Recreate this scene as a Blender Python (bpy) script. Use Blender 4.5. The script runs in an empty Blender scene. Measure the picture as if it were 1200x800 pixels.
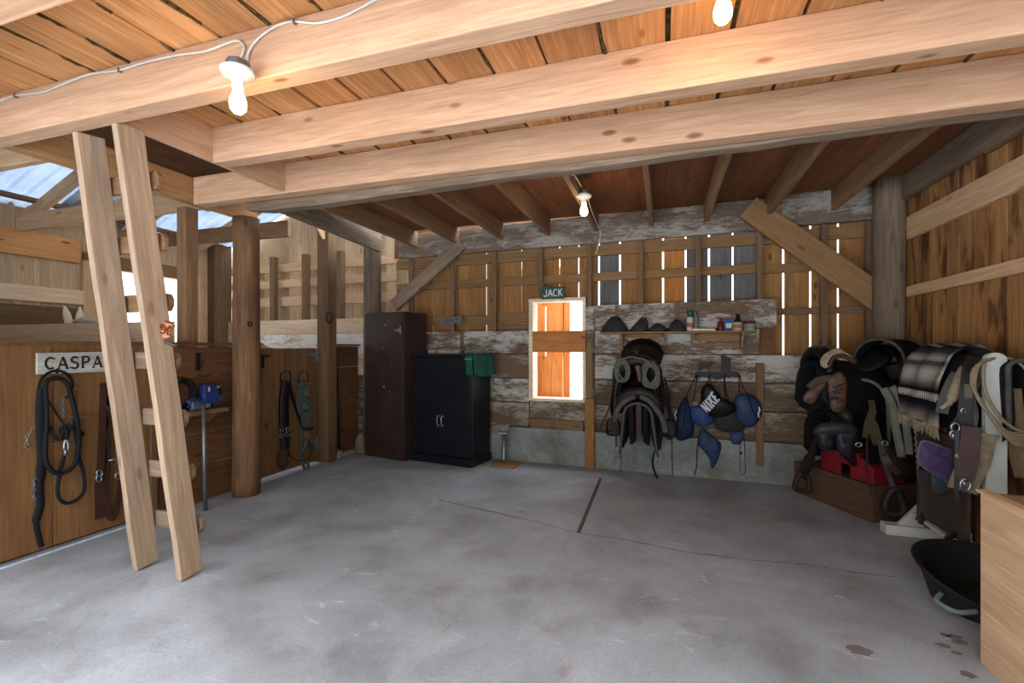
import bpy, bmesh, math, random
from mathutils import Vector, Matrix, noise as mnoise
random.seed(7)
C = bpy.context.scene.collection
V = Vector
PI = math.pi

# ---------------------------------------------------------------- camera geometry, used to place things on known planes
YAW = math.radians(17.9); SN, CS = math.sin(YAW), math.cos(YAW); FP = 550.0; HZ = 407.5; EYE = 1.35
def at(u, v=None, X=None, Y=None, Z=None, W=None):
    """a point of the room on the plane X=, Y=, Z= or W= metres in front of the back wall"""
    r = (u-600)/FP; dx = -SN+r*CS; dy = CS+r*SN
    if X is not None: d = X/dx
    elif Y is not None: d = Y/dy
    elif Z is not None: d = (EYE-Z)*FP/(v-HZ)
    else: d = (5.307-W)/(dy+.052*dx)
    z = EYE-(v-HZ)*d/FP if v is not None else 0
    return V((d*dx, d*dy, z))
def bw(x, w, z): return V((x, 5.307-.052*x-w, z))       # point on the back wall (slightly out of square)

# ---------------------------------------------------------------- objects
def meta(o, label=None, cat=None, group=None, kind=None):
    if label: o['label'] = label
    if cat: o['category'] = cat
    if group: o['group'] = group
    if kind: o['kind'] = kind
    return o
def thing(name, label, cat, loc=(0,0,0), rot=(0,0,0), group=None):
    o = bpy.data.objects.new(name, None); C.objects.link(o)
    o.location = loc; o.rotation_euler = rot; o.empty_display_size = .1
    bpy.context.view_layer.update()
    return meta(o, label, cat, group)

class MB:
    def __init__(s): s.v = []; s.f = []
    def add(s, vs, fs):
        n = len(s.v); s.v += [V(p) for p in vs]; s.f += [tuple(i+n for i in f) for f in fs]; return s
    def box(s, a, b):
        (x0,y0,z0),(x1,y1,z1) = a, b
        x0,x1 = sorted((x0,x1)); y0,y1 = sorted((y0,y1)); z0,z1 = sorted((z0,z1))
        return s.add([(x0,y0,z0),(x1,y0,z0),(x1,y1,z0),(x0,y1,z0),(x0,y0,z1),(x1,y0,z1),(x1,y1,z1),(x0,y1,z1)],
                     [(3,2,1,0),(4,5,6,7),(0,1,5,4),(1,2,6,5),(2,3,7,6),(3,0,4,7)])
    def prism(s, poly, vec):
        n = len(poly); vec = V(vec); p = [V(q) for q in poly]
        nm = V((0,0,0))
        for i in range(n): nm += p[i].cross(p[(i+1)%n])
        if nm.dot(vec) > 0: p = p[::-1]
        return s.add(p+[q+vec for q in p], [tuple(range(n)), tuple(range(2*n-1, n-1, -1))]+[(i,i+n,(i+1)%n+n,(i+1)%n) for i in range(n)])
    def loft(s, rings, closed=False, cap=True):
        n = len(rings[0]); m = len(rings); vs = [p for r in rings for p in r]; fs = []
        for k in range(m if closed else m-1):
            a = k*n; b = ((k+1)%m)*n
            for i in range(n): fs.append((a+i, a+(i+1)%n, b+(i+1)%n, b+i))
        if cap and not closed: fs += [tuple(range(n-1,-1,-1)), tuple(range((m-1)*n, m*n))]
        return s.add(vs, fs)
    def tube(s, pts, r, n=8, closed=False, flat=1.0, normal=None):
        """round or flattened tube along points; r may be a list"""
        pts = [V(p) for p in pts]; m = len(pts)
        rr = r if isinstance(r, (list,tuple)) else [r]*m
        rings = []; prev = None
        for i in range(m):
            if closed: t = pts[(i+1)%m]-pts[i-1]
            else: t = pts[min(i+1,m-1)]-pts[max(i-1,0)]
            if t.length < 1e-9: t = V((0,0,1))
            t.normalize()
            if normal is not None:
                a = V(normal)-t*V(normal).dot(t)
                if a.length < 1e-5: a = t.orthogonal()
            elif prev is None: a = t.orthogonal()
            else:
                a = prev-t*prev.dot(t)
                if a.length < 1e-6: a = t.orthogonal()
            a.normalize(); prev = a; b = t.cross(a)
            rings.append([pts[i]+a*(math.cos(2*PI*k/n)*rr[i]*flat)+b*(math.sin(2*PI*k/n)*rr[i]) for k in range(n)])
        return s.loft(rings, closed)
    def ribbon(s, pts, w, t, normal):
        """strap: rectangular section, w wide, t thick along normal"""
        pts = [V(p) for p in pts]; m = len(pts); rings = []
        ww = w if isinstance(w,(list,tuple)) else [w]*m
        N0 = V(normal)
        for i in range(m):
            tg = (pts[min(i+1,m-1)]-pts[max(i-1,0)]).normalized()
            N = N0-tg*N0.dot(tg)
            if N.length < 1e-4: N = tg.orthogonal()
            N.normalize(); B = tg.cross(N)
            h = ww[i]/2
            rings.append([pts[i]+B*h+N*t/2, pts[i]-B*h+N*t/2, pts[i]-B*h-N*t/2, pts[i]+B*h-N*t/2])
        return s.loft(rings)
    def lathe(s, prof, c=(0,0,0), n=24, M=None):
        rings = []
        for r, z in prof: rings.append([V((r*math.cos(2*PI*k/n), r*math.sin(2*PI*k/n), z)) for k in range(n)])
        c = V(c)
        if M is not None: rings = [[M@p for p in q] for q in rings]
        return s.loft([[p+c for p in q] for q in rings])
    def pillow(s, outline, normal, thick, back=.25, rings=6, rough=0.0, seed=0):
        """a stuffed shape from a planar outline: domed front, flatter back, real thickness"""
        o = [V(p) for p in outline]; n = len(o); c = sum(o, V())/n; N = V(normal).normalized()
        def ring(sc, h):
            out = []
            for p in o:
                q = c+(p-c)*sc+N*h
                if rough: q += N*rough*mnoise.noise(q*14+V((seed,0,0)))
                out.append(q)
            return out
        fr = [ring(math.cos(a), thick*math.sin(a)) for a in [PI/2*k/rings for k in range(rings)]]
        bk = [ring(math.cos(a), -thick*back*math.sin(a)) for a in [PI/2*k/3 for k in range(2,0,-1)]]
        rs = bk+fr
        a = len(s.v); s.loft(rs, cap=False)
        s.v += [c-N*thick*back, c+N*thick]; L = len(s.v)
        for i in range(n):
            s.f.append((a+(i+1)%n, a+i, L-2)); e = a+(len(rs)-1)*n; s.f.append((e+i, e+(i+1)%n, L-1))
        return s
    def xf(s, M):
        s.v = [M@p for p in s.v]; return s
    def rough(s, amp, sc=6, seed=0):
        s.v = [p+V(mnoise.noise_vector(p*sc+V((seed,seed,0))))*amp for p in s.v]; return s
    def build(s, name, mat, parent=None, smooth=False, bevel=0, sub=0, label=None):
        me = bpy.data.meshes.new(name); me.from_pydata([tuple(p) for p in s.v], [], s.f)
        bm = bmesh.new(); bm.from_mesh(me)
        bmesh.ops.recalc_face_normals(bm, faces=bm.faces)
        bm.to_mesh(me); bm.free()
        if mat: me.materials.append(mat)
        if smooth:
            for p in me.polygons: p.use_smooth = True
        o = bpy.data.objects.new(name, me); C.objects.link(o)
        if parent: 
            o.parent = parent
        if bevel:
            b = o.modifiers.new('b','BEVEL'); b.width = bevel; b.segments = 2; b.limit_method = 'ANGLE'; b.angle_limit = math.radians(50)
        if sub:
            b = o.modifiers.new('s','SUBSURF'); b.levels = sub; b.render_levels = sub
        if label: o['label'] = label
        return o
def world_child(o):
    """mesh was written in world coordinates: keep it there under a moved parent"""
    o.matrix_parent_inverse = o.parent.matrix_world.inverted(); return o

def spline(pts, n=8, closed=False):
    P = [V(p) for p in pts]; out = []; m = len(P)
    for i in range(m if closed else m-1):
        if closed: a,b,c,d = P[i-1],P[i],P[(i+1)%m],P[(i+2)%m]
        else: a,b,c,d = P[max(i-1,0)],P[i],P[i+1],P[min(i+2,m-1)]
        for k in range(n):
            t = k/n
            out.append(.5*((2*b)+(c-a)*t+(2*a-5*b+4*c-d)*t*t+(3*b-a-3*c+d)*t**3))
    if not closed: out.append(P[-1])
    return out

# ---------------------------------------------------------------- materials
def srgb(c):
    f = lambda x: x/12.92 if x <= .04045 else ((x+.055)/1.055)**2.4
    return tuple(f(x/255) for x in c)+(1,)
class NT:
    def __init__(s, name):
        s.m = bpy.data.materials.new(name); s.m.use_nodes = True; s.t = s.m.node_tree
        s.b = s.t.nodes['Principled BSDF']; s.out = s.t.nodes['Material Output']
    def n(s, k, **kw):
        o = s.t.nodes.new(k)
        for a, b in kw.items():
            if a.startswith('_'): setattr(o, a[1:], b)
            else: o.inputs[a.replace('~',' ')].default_value = b
        return o
    def l(s, a, b): s.t.links.new(a, b)
    def ramp(s, fac, stops, interp='LINEAR'):
        r = s.t.nodes.new('ShaderNodeValToRGB'); r.color_ramp.interpolation = interp
        e = r.color_ramp.elements
        while len(e) < len(stops): e.new(.5)
        for q, (p, c) in zip(e, stops): q.position = p; q.color = c if len(c) == 4 else tuple(c)+(1,)
        s.l(fac, r.inputs[0]); return r.outputs[0]
    def noise(s, vec, scale, detail=4, rough=.5, dist=0):
        q = s.n('ShaderNodeTexNoise', Scale=scale, Detail=detail, Roughness=rough, Distortion=dist); s.l(vec, q.inputs['Vector']); return q.outputs['Fac']
    def mix(s, fac, a, b, mode='MIX'):
        q = s.t.nodes.new('ShaderNodeMix'); q.data_type = 'RGBA'; q.blend_type = mode
        for i, x in ((0,fac),(6,a),(7,b)):
            if hasattr(x, 'links'): s.l(x, q.inputs[i])
            else: q.inputs[i].default_value = x
        return q.outputs[2]
    def mul(s, a, b, op='MULTIPLY'):
        q = s.t.nodes.new('ShaderNodeMath'); q.operation = op
        for i, x in enumerate((a,b)):
            if hasattr(x, 'links'): s.l(x, q.inputs[i])
            else: q.inputs[i].default_value = x
        return q.outputs[0]
    def bump(s, h, dist=.004, st=.6):
        q = s.n('ShaderNodeBump', Strength=st, Distance=dist); s.l(h, q.inputs['Height']); s.l(q.outputs[0], s.b.inputs['Normal'])
G1 = (1,1,1,1); G0 = (0,0,0,1)
def wood(name, lo, hi, axis='x', knots=.6, stain=.35, rough=.8, white=None, wamt=.5, vary=.25, dark_stain=0):
    m = NT(name)
    tc = m.n('ShaderNodeTexCoord'); oi = m.n('ShaderNodeObjectInfo'); ge = m.n('ShaderNodeNewGeometry')
    rs = m.mul(oi.outputs['Random'], 17.3); ri = m.mul(ge.outputs['Random Per Island'], 23.1)
    ad = m.mul(rs, ri, 'ADD')
    cx = m.n('ShaderNodeCombineXYZ'); m.l(ad, cx.inputs[0]); m.l(ad, cx.inputs[1]); m.l(ad, cx.inputs[2])
    va = m.n('ShaderNodeVectorMath', _operation='ADD'); m.l(tc.outputs['Object'], va.inputs[0]); m.l(cx.outputs[0], va.inputs[1])
    def mp(g, c):
        q = m.n('ShaderNodeMapping'); sc = [c,c,c]; sc['xyz'.index(axis)] = g
        q.inputs['Scale'].default_value = sc; m.l(va.outputs[0], q.inputs['Vector']); return q.outputs[0]
    grain = m.noise(mp(1.1, 16), 1.6, 6, .62, 1.2)
    fine = m.noise(mp(4, 90), 1.0, 3, .6)
    big = m.noise(mp(.7, 2.2), 1.0, 3, .5)
    col = m.ramp(grain, [(.3, srgb(lo)), (.55, srgb([(a+b)/2 for a,b in zip(lo,hi)])), (.75, srgb(hi))])
    f = m.ramp(fine, [(.3,(.72,.70,.68,1)), (.6,G1)])
    col = m.mix(.55, col, f, 'MULTIPLY')
    b2 = m.ramp(big, [(.3,(1-stain,1-stain,1-stain,1)), (.62,G1)])
    col = m.mix(1, col, b2, 'MULTIPLY')
    if knots:
        vo = m.n('ShaderNodeTexVoronoi', Scale=1.0); m.l(mp(2.0, 5.2), vo.inputs['Vector'])
        k = m.ramp(vo.outputs['Distance'], [(.045,(.24,.13,.08,1)),(.075,(.5,.34,.24,1)),(.11,G1)])
        col = m.mix(knots, col, k, 'MULTIPLY')
    rv = m.ramp(ge.outputs['Random Per Island'], [(0,(1-vary,1-vary,1-vary,1)),(.5,(1,1-vary*.4,1-vary*.6,1)),(1,G1)])
    col = m.mix(1, col, rv, 'MULTIPLY')
    if dark_stain:
        ds = m.noise(mp(1.6, 7), 1.0, 4, .6, .6)
        d2 = m.ramp(ds, [(.50,G1),(.60,(.35,.27,.2,1)),(.7,(.14,.09,.06,1))])
        col = m.mix(dark_stain, col, d2, 'MULTIPLY')
    hgt = grain
    if white:
        wn = m.noise(mp(8, 44), 1.3, 9, .85, .3)
        w2 = m.noise(mp(1.4, 4), 1.3, 4, .6)
        s_ = m.mul(m.mul(wn, .62), m.mul(w2, .55), 'ADD')
        wf = m.ramp(s_, [(.585-.1*wamt, G0), (.66-.1*wamt, (.85,.85,.85,1))])
        col = m.mix(wf, col, srgb(white)); 
    m.l(col, m.b.inputs['Base Color']); m.b.inputs['Roughness'].default_value = rough
    m.b.inputs['Specular IOR Level'].default_value = .25
    m.bump(hgt, .004, .5)
    return m.m
def plain(name, c, rough=.6, metal=0, var=.25, sc=14, c2=None, bump=0, sheen=0, spec=.25):
    m = NT(name); tc = m.n('ShaderNodeTexCoord')
    nz = m.noise(tc.outputs['Object'], sc, 5, .6)
    c = tuple(x*.86 for x in c); c2 = tuple(x*.86 for x in c2) if c2 else None
    a = srgb(c); b = srgb(c2) if c2 else tuple(x*(1-var) for x in a[:3])+(1,)
    m.l(m.ramp(nz, [(.35,b),(.62,a)]), m.b.inputs['Base Color'])
    m.b.inputs['Roughness'].default_value = rough; m.b.inputs['Metallic'].default_value = metal
    m.b.inputs['Specular IOR Level'].default_value = spec
    if sheen: m.b.inputs['Sheen Weight'].default_value = sheen
    if bump: m.bump(m.noise(tc.outputs['Object'], sc*4, 5, .7), bump, .8)
    return m.m
def emit(name, c, s):
    m = NT(name); m.b.inputs['Emission Color'].default_value = srgb(c); m.b.inputs['Emission Strength'].default_value = s
    m.b.inputs['Base Color'].default_value = srgb(c); return m.m

W_beam = wood('sawn_pine_beam', (178,138,105), (212,174,140), 'x', .75, .14, vary=.06)
W_deck = wood('loft_plank', (176,122,72), (224,170,116), 'y', .7, .3, vary=.22)
W_joist = wood('brown_joist', (118,88,60), (156,122,88), 'x', .5, .25, vary=.1)
W_grey = wood('grey_weathered', (112,94,76), (164,144,120), 'x', .5, .35, vary=.15)
W_plate = wood('grey_whitewash', (92,78,64), (128,112,94), 'x', .7, .3, white=(146,138,126), wamt=.1, vary=.15)
W_wall = wood('wall_board', (124,88,46), (164,122,70), 'z', .8, .25, vary=.28)
W_wallgrey = wood('wall_board_grey', (88,86,82), (112,110,106), 'z', .8, .3, vary=.1)
W_wallorange = wood('wall_board_orange', (150,94,40), (186,124,60), 'z', .8, .2, vary=.08)
W_right = wood('right_wall_board', (142,102,56), (190,144,90), 'z', .8, .3, vary=.3, dark_stain=.9)
W_stud = wood('stud_wood', (98,76,52), (132,106,76), 'x', .5, .3, vary=.15)
W_rail = wood('rail_wood', (116,88,54), (146,114,76), 'x', .5, .2, vary=.15)
W_paint = wood('flaking_whitewash', (84,70,54), (112,94,74), 'x', .5, .3, white=(168,164,154), wamt=.30, vary=.15)
W_paintlow = wood('worn_board', (84,68,50), (110,90,68), 'x', .5, .35, white=(140,134,122), wamt=.0, vary=.15)
W_stall = wood('stall_panel', (108,76,42), (146,106,64), 'z', .9, .3, vary=.14)
W_stalldark = wood('stall_board_dark', (96,66,40), (128,92,60), 'x', .6, .35, vary=.25)
W_log = wood('log_bark_stripped', (92,66,44), (146,110,76), 'z', .6, .5, vary=.05)
W_loggrey = wood('log_grey', (88,74,58), (132,114,94), 'z', .6, .4, vary=.05)
W_ladder = wood('ladder_wood', (152,128,104), (194,168,140), 'x', .45, .28, vary=.06)
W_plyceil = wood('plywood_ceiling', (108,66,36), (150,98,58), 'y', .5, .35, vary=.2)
W_far = wood('far_wall_board', (176,148,112), (214,188,152), 'z', .5, .25, vary=.2)
W_farrail = wood('far_rail_wood', (190,152,110), (222,188,148), 'x', .5, .2, vary=.1)
W_orange = wood('fresh_pine_outside', (206,130,66), (238,172,104), 'z', .6, .15, vary=.15)
W_orangex = wood('fresh_pine_bar', (150,96,48), (186,128,72), 'x', .8, .2, vary=.1)
W_light = wood('light_trim', (196,176,146), (226,210,184), 'x', .4, .15, vary=.1)
W_ply = wood('plywood_box', (186,152,116), (220,188,152), 'y', .1, .12, vary=.05)
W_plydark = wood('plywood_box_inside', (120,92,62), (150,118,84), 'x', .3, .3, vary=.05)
W_chest = wood('chest_wood', (72,52,38), (104,78,56), 'x', .3, .35, vary=.08)
M_black = plain('black_iron', (26,26,28), .5, .3)
M_steel = plain('steel', (176,178,180), .3, .9)
M_galv = plain('galvanised_pipe', (150,156,160), .42, .8)

def plank(name, p0, p1, w, t, mat, up=(0,0,1), parent=None, bevel=.004, ends=(0,0), wav=0):
    """board from p0 to p1; w across (along up), t through; local x runs along the grain; origin at p0"""
    p0, p1 = V(p0), V(p1); x = (p1-p0); L = x.length; x.normalize()
    z = V(up)-x*V(up).dot(x); z.normalize(); y = z.cross(x)
    M = Matrix((x,y,z)).transposed().to_4x4(); M.translation = p0
    m = MB()
    n = max(2, int(L/.25)) if wav else 1
    rings = []
    for k in range(n+1):
        s = L*k/n; a = w/2; e0 = ends[0] if k == 0 else 0; e1 = ends[1] if k == n else 0
        j = [random.uniform(-wav, wav) for _ in range(4)] if wav else [0]*4
        rings.append([V((s-e0-e1, -t/2+j[2]*.3, -a+j[0])), V((s-e0-e1, t/2, -a+j[0])), V((s+e0+e1, t/2, a+j[1])), V((s+e0+e1, -t/2+j[3]*.3, a+j[1]))])
    m.loft(rings)
    o = m.build(name, mat, None, bevel=bevel)
    if parent:
        o.parent = parent; o.matrix_parent_inverse = parent.matrix_world.inverted()
    o.matrix_world = M
    return o
def log(name, x, y, z0, z1, r, mat, seed=0, taper=.93, tilt=(0,0)):
    m = MB(); rings = []; n = 20; K = 22
    for k in range(K+1):
        f = k/K; z = z0+(z1-z0)*f; ring = []
        for i in range(n):
            a = 2*PI*i/n
            rr = r*(1+(taper-1)*f)*(1+.06*mnoise.noise(V((math.cos(a)*1.3+seed, math.sin(a)*1.3, z*1.4)))+.03*mnoise.noise(V((math.cos(a)*4+seed, math.sin(a)*4, z*4))))
            ring.append((tilt[0]*f+rr*math.cos(a), tilt[1]*f+rr*math.sin(a), z-z0))
        rings.append([V(p) for p in ring])
    m.loft(rings); o = m.build(name, mat, smooth=True); o.location = (x,y,z0); return o
SKY = 3.2; EXPO = 1.33
# ---------------------------------------------------------------- setting materials
def concrete(name):
    m = NT(name); tc = m.n('ShaderNodeTexCoord'); P = tc.outputs['Object']
    big = m.noise(P, .9, 5, .6, .4); mid = m.noise(P, 3.2, 6, .65, .3); fine = m.noise(P, 60, 4, .7)
    c = m.ramp(big, [(.3, srgb((120,121,122))), (.5, srgb((148,151,154))), (.7, srgb((167,171,176)))])
    c = m.mix(1, c, m.ramp(mid, [(.34,(.74,.72,.70,1)),(.5,(.93,.92,.92,1)),(.68,G1)]), 'MULTIPLY')
    c = m.mix(.5, c, m.ramp(fine, [(.35,(.7,.7,.7,1)),(.55,G1)]), 'MULTIPLY')
    # stains: brown damp patches and dark spatter
    st = m.noise(P, 1.7, 7, .7, 1.5)
    c = m.mix(m.ramp(st, [(.58,G0),(.72,(.55,.55,.55,1))]), c, srgb((112,98,86)))
    sp = m.n('ShaderNodeTexVoronoi', Scale=26.0); m.l(P, sp.inputs['Vector'])
    msk = m.ramp(m.noise(P, 2.1, 3), [(.5,G0),(.62,G1)])
    dk = m.mul(m.ramp(sp.outputs['Distance'], [(.10,G1),(.16,G0)]), msk)
    c = m.mix(m.mul(dk,.45), c, srgb((70,64,60)))
    # chalky white scuffs
    wv = m.n('ShaderNodeMapping'); wv.inputs['Scale'].default_value = (1.2,3.2,1); wv.inputs['Rotation'].default_value = (0,0,.5); m.l(P, wv.inputs['Vector'])
    wn = m.noise(wv.outputs[0], 2.4, 8, .75, .8)
    c = m.mix(m.mul(m.ramp(wn, [(.60,G0),(.72,G1)]), .5), c, srgb((222,220,222)))
    m.l(c, m.b.inputs['Base Color'])
    m.l(m.ramp(mid, [(.3,(.5,.5,.5,1)),(.7,(.75,.75,.75,1))]), m.b.inputs['Roughness'])
    m.bump(m.mul(fine, m.mul(mid,2), 'ADD'), .004, .35)
    return m.m
M_floor = concrete('concrete_floor')
def stem():
    m = NT('stem_concrete'); tc = m.n('ShaderNodeTexCoord'); P = tc.outputs['Object']
    a = m.noise(P, 3, 6, .65, .5); f = m.noise(P, 40, 4, .7)
    c = m.ramp(a, [(.3, srgb((86,86,78))), (.5, srgb((114,118,113))), (.7, srgb((138,142,138)))])
    c = m.mix(m.ramp(m.noise(P, 5, 7, .8, 1), [(.56,G0),(.64,(.8,.8,.8,1))]), c, srgb((118,100,78)))
    c = m.mix(.6, c, m.ramp(f, [(.35,(.62,.62,.62,1)),(.55,G1)]), 'MULTIPLY')
    m.l(c, m.b.inputs['Base Color']); m.b.inputs['Roughness'].default_value = .85; m.bump(f, .006, .6)
    return m.m
M_stem = stem()
M_dirt = plain('stall_dirt', (132,112,88), .95, var=.4, sc=4)
M_snow = plain('snow_ground', (236,238,242), .9, var=.08, sc=2)
def metal_roof(name, trans):
    m = NT(name); tc = m.n('ShaderNodeTexCoord')
    nz = m.noise(tc.outputs['Object'], 2.5, 5, .6)
    m.l(m.ramp(nz, [(.35, srgb((128,140,156))), (.6, srgb((188,200,214)))]), m.b.inputs['Base Color'])
    m.b.inputs['Roughness'].default_value = .45; m.b.inputs['Metallic'].default_value = .15 if not trans else 0
    if trans:
        t = m.n('ShaderNodeBsdfTranslucent', Color=(.85,.92,1,1)); x = m.n('ShaderNodeMixShader', Fac=trans)
        m.l(m.b.outputs[0], x.inputs[1]); m.l(t.outputs[0], x.inputs[2]); m.l(x.outputs[0], m.out.inputs['Surface'])
    return m.m
M_metal = metal_roof('galvanised_sheet', 0); M_clear = metal_roof('translucent_sheet', .24)

# ---------------------------------------------------------------- floor and ground
fl = MB(); fl.box((-3.86,-.4,-.12),(2.2,5.6,0)); meta(fl.build('floor', M_floor), kind='structure')
fl = MB(); fl.box((-6.7,-.4,-.12),(-3.86,5.75,-.02)); meta(fl.build('floor_stall', M_dirt), kind='structure')
g = MB(); g.box((-60,-60,-.4),(60,60,-.13)); meta(g.build('ground', M_snow), kind='structure')
# saw cut and a rough crack in the slab
M_crack = plain('joint_filler', (96,88,86), .9, var=.3)
a, b = at(704,560,Z=0), at(678,624,Z=0)
m = MB(); m.ribbon([a+V((0,0,.001)), b+V((0,0,.001))], .028, .003, (0,0,1)); meta(m.build('trim_floor_joint', M_crack), kind='structure')
M_crack2 = plain('hairline_crack', (120,112,108), .9, var=.3)
pts = [at(u,v,Z=0)+V((0,0,.0005)) for u,v in [(515,585),(560,596),(620,609),(678,624),(742,634),(800,646),(870,655),(930,660),(985,668),(1050,676)]]
pts = spline(pts, 6); pts = [p+V((random.uniform(-.006,.006), random.uniform(-.01,.01),0)) for p in pts]
m = MB(); m.ribbon(pts, [random.uniform(.003,.013) for _ in pts], .002, (0,0,1)); meta(m.build('trim_floor_crack', M_crack2), kind='structure')

M_damp = plain('damp_concrete', (128,118,112), .6, var=.2)
random.seed(11)
for u, v, r in ((1119,746,.03),(1108,744,.022),(1105,756,.03),(1124,752,.035),(1121,765,.022),(1134,790,.03),(1007,762,.05),(300,640,.0)):
    if not r: continue
    c = at(u,v,Z=0); m = MB(); m.prism([(c.x+r*(1+.25*random.uniform(-1,1))*math.cos(a), c.y+r*.7*(1+.25*random.uniform(-1,1))*math.sin(a), .0004) for a in [2*PI*k/14 for k in range(14)]], (0,0,.0008)); m.build('damp_spot', M_damp, bpy.data.objects['floor'])
M_straw = plain('straw', (196,172,120), .8)
for i, (u, v, an, l) in enumerate(((14,682,.2,.10),(405,588,.3,.07),(425,590,2.6,.05),(508,603,2.9,.09),(524,736,1.5,.07),(330,566,.1,.06),(610,600,.3,.05))):
    c = at(u,v,Z=0); d = V((math.cos(an),math.sin(an),0))*l/2; o = MB().tube([c-d+V((0,0,.003)),c+V((0,.004,.006)),c+d+V((0,0,.003))],.0022,5).build('straw', M_straw); meta(o,'single pale straw lying on the concrete floor','straw','straws on the concrete floor')
random.seed(7)
# ---------------------------------------------------------------- back wall
WX0, WX1 = -3.45, 2.15
wx = lambda u, w=-.15: at(u, W=w).x
WINX = (wx(620,0), wx(686.5,0)); WINZ = (.755, 1.93)
gaps = [(509,.5),(549,.5),(569.5,.9),(589.5,.5),(611,.9),(640,.3),(655.5,1.2),(678,1.2),(701.7,2.0),(726.5,2.0),(751,.2),(777,2.0),(803.6,2.1),(831,2.3),(858.8,2.3),(890,.3),(918.4,2.6),(950,2.6),(982.6,2.8),(1016.7,2.8)]
edges = []; x = WX0
for u, wpx in gaps:
    gx = wx(u); hw = wpx/2*abs(wx(u+1)-wx(u)); edges.append((x, gx-hw)); x = gx+hw
edges.append((x, WX1))
x0, x1 = edges.pop(0); edges = [(x0+.27*k, x0+.27*k+.262) for k in range(2)]+[(x0+.54, x1)]+edges
main, grey, orange = MB(), [], []
for i, (x0, x1) in enumerate(edges):
    uc = None
    j = random.uniform(-.004,.004)
    if x1 < WINX[0] or x0 > WINX[1]: cuts = [(x0,x1,.35,2.9)]
    else:
        ca, cb_ = max(x0,WINX[0]), min(x1,WINX[1]); cuts = [(ca,cb_,.35,WINZ[0]-.02),(ca,cb_,WINZ[1]+.01,2.9)]
        if x0 < ca: cuts.append((x0,ca,.35,2.9))
        if x1 > cb_: cuts.append((cb_,x1,.35,2.9))
    for xa_, xb_, z0, z1 in cuts:
        bb = MB(); p = [bw(xa_,-.16+j,z0), bw(xb_,-.16+j,z0), bw(xb_,-.16+j,z1), bw(xa_,-.16+j,z1)]
        bb.prism(p, (0,.022,0))
        cx = (x0+x1)/2; k = None
        for ua, ub, kk in ((702,726,'g'),(804,889,'g'),(778,803,'o')):
            if wx(ua)-.02 < cx < wx(ub)+.02: k = kk
        if k == 'g': grey.append(bb)
        elif k == 'o': orange.append(bb)
        else: main.add(bb.v, bb.f)
wb = meta(main.build('wall_back', W_wall), kind='structure')
for q in grey: q.build('wall_board', W_wallgrey, wb, label='grey weathered vertical board')
for q in orange: q.build('wall_board', W_wallorange, wb, label='bright orange vertical board')
def wplank(name, u0, u1, z0, z1, w, t, mat, parent, x0=None, x1=None, **k):
    a = x0 if x0 is not None else wx(u0, w); b = x1 if x1 is not None else wx(u1, w)
    return plank(name, bw(a, w-t/2, (z0+z1)/2), bw(b, w-t/2, (z0+z1)/2), z1-z0, t, mat, parent=parent, **k)
m = MB(); m.prism([bw(WX0,-.045,.36),bw(WX0,-.045,1.24),bw(WINX[0]-.01,-.045,1.24),bw(WINX[0]-.01,-.045,.36)],(0,.012,0)); m.build('light_block_board', W_stalldark, wb)  # unseen boards added behind the whitewashed rows to stop light leaks
m = MB(); m.prism([bw(WINX[1]+.01,-.045,.36),bw(2.1,-.045,.36),bw(2.1,-.045,1.24),bw(wx(910,0)-.02,-.045,1.24),bw(wx(910,0)-.02,-.045,1.78),bw(WINX[1]+.01,-.045,1.78)],(0,.012,0)); m.build('light_block_board', W_stalldark, wb)
m = MB(); m.prism([bw(WX0,-.045,2.55),bw(2.1,-.045,2.55),bw(2.1,-.045,2.95),bw(WX0,-.045,2.95)],(0,.012,0)); m.build('light_block_board', W_stalldark, wb)  # unseen filler added behind the plate to block light under the ceiling
# nailing rails
wplank('rail', 0,0, 2.41,2.53, -.10,.04, W_rail, wb, x0=WX0, x1=wx(1024))
wplank('rail', 0,0, 2.12,2.215, -.10,.04, W_rail, wb, x0=WX0, x1=wx(890))
wplank('rail', 890,951, 2.11,2.20, -.10,.04, W_rail, wb)
wplank('rail', 972,1020, 2.10,2.18, -.10,.04, W_rail, wb)
wplank('rail', 500,582, 1.645,1.76, -.10,.04, W_rail, wb)
wplank('rail', 582,620, 1.67,1.77, -.10,.04, W_rail, wb)
wplank('rail', 583,620, 1.58,1.63, -.09,.04, W_stud, wb)
wplank('rail', 905,1024, 1.685,1.75, -.09,.05, W_stud, wb)
# studs
for u, z1 in ((482.5,2.57),(531,2.55),(580,2.62),(634,2.62),(691,2.62),(751,2.62),(818,2.66),(890,2.60),(965,2.62),(1021,2.66)):
    lo = 1.5 if u < 620 else 1.80
    if u > 900: lo = 1.2
    if 620 < u < 640: lo = 1.94
    x = wx(u, -.04); wdt = .05 if u != 1021 else .09
    m = MB()
    plank('stud', bw(x,-.045,lo), bw(x,-.045,z1), .075, wdt, W_stud, up=(0,1,0), parent=wb)
# grey plate along the top
wplank('wall_plate', 0,0, 2.53,2.84, .03,.05, W_plate, wb, x0=-3.35, x1=wx(900,.03)); wplank('wall_plate', 0,0, 2.545,2.86, .035,.05, W_plate, wb, x0=wx(900,.03)+.003, x1=2.1)
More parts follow.
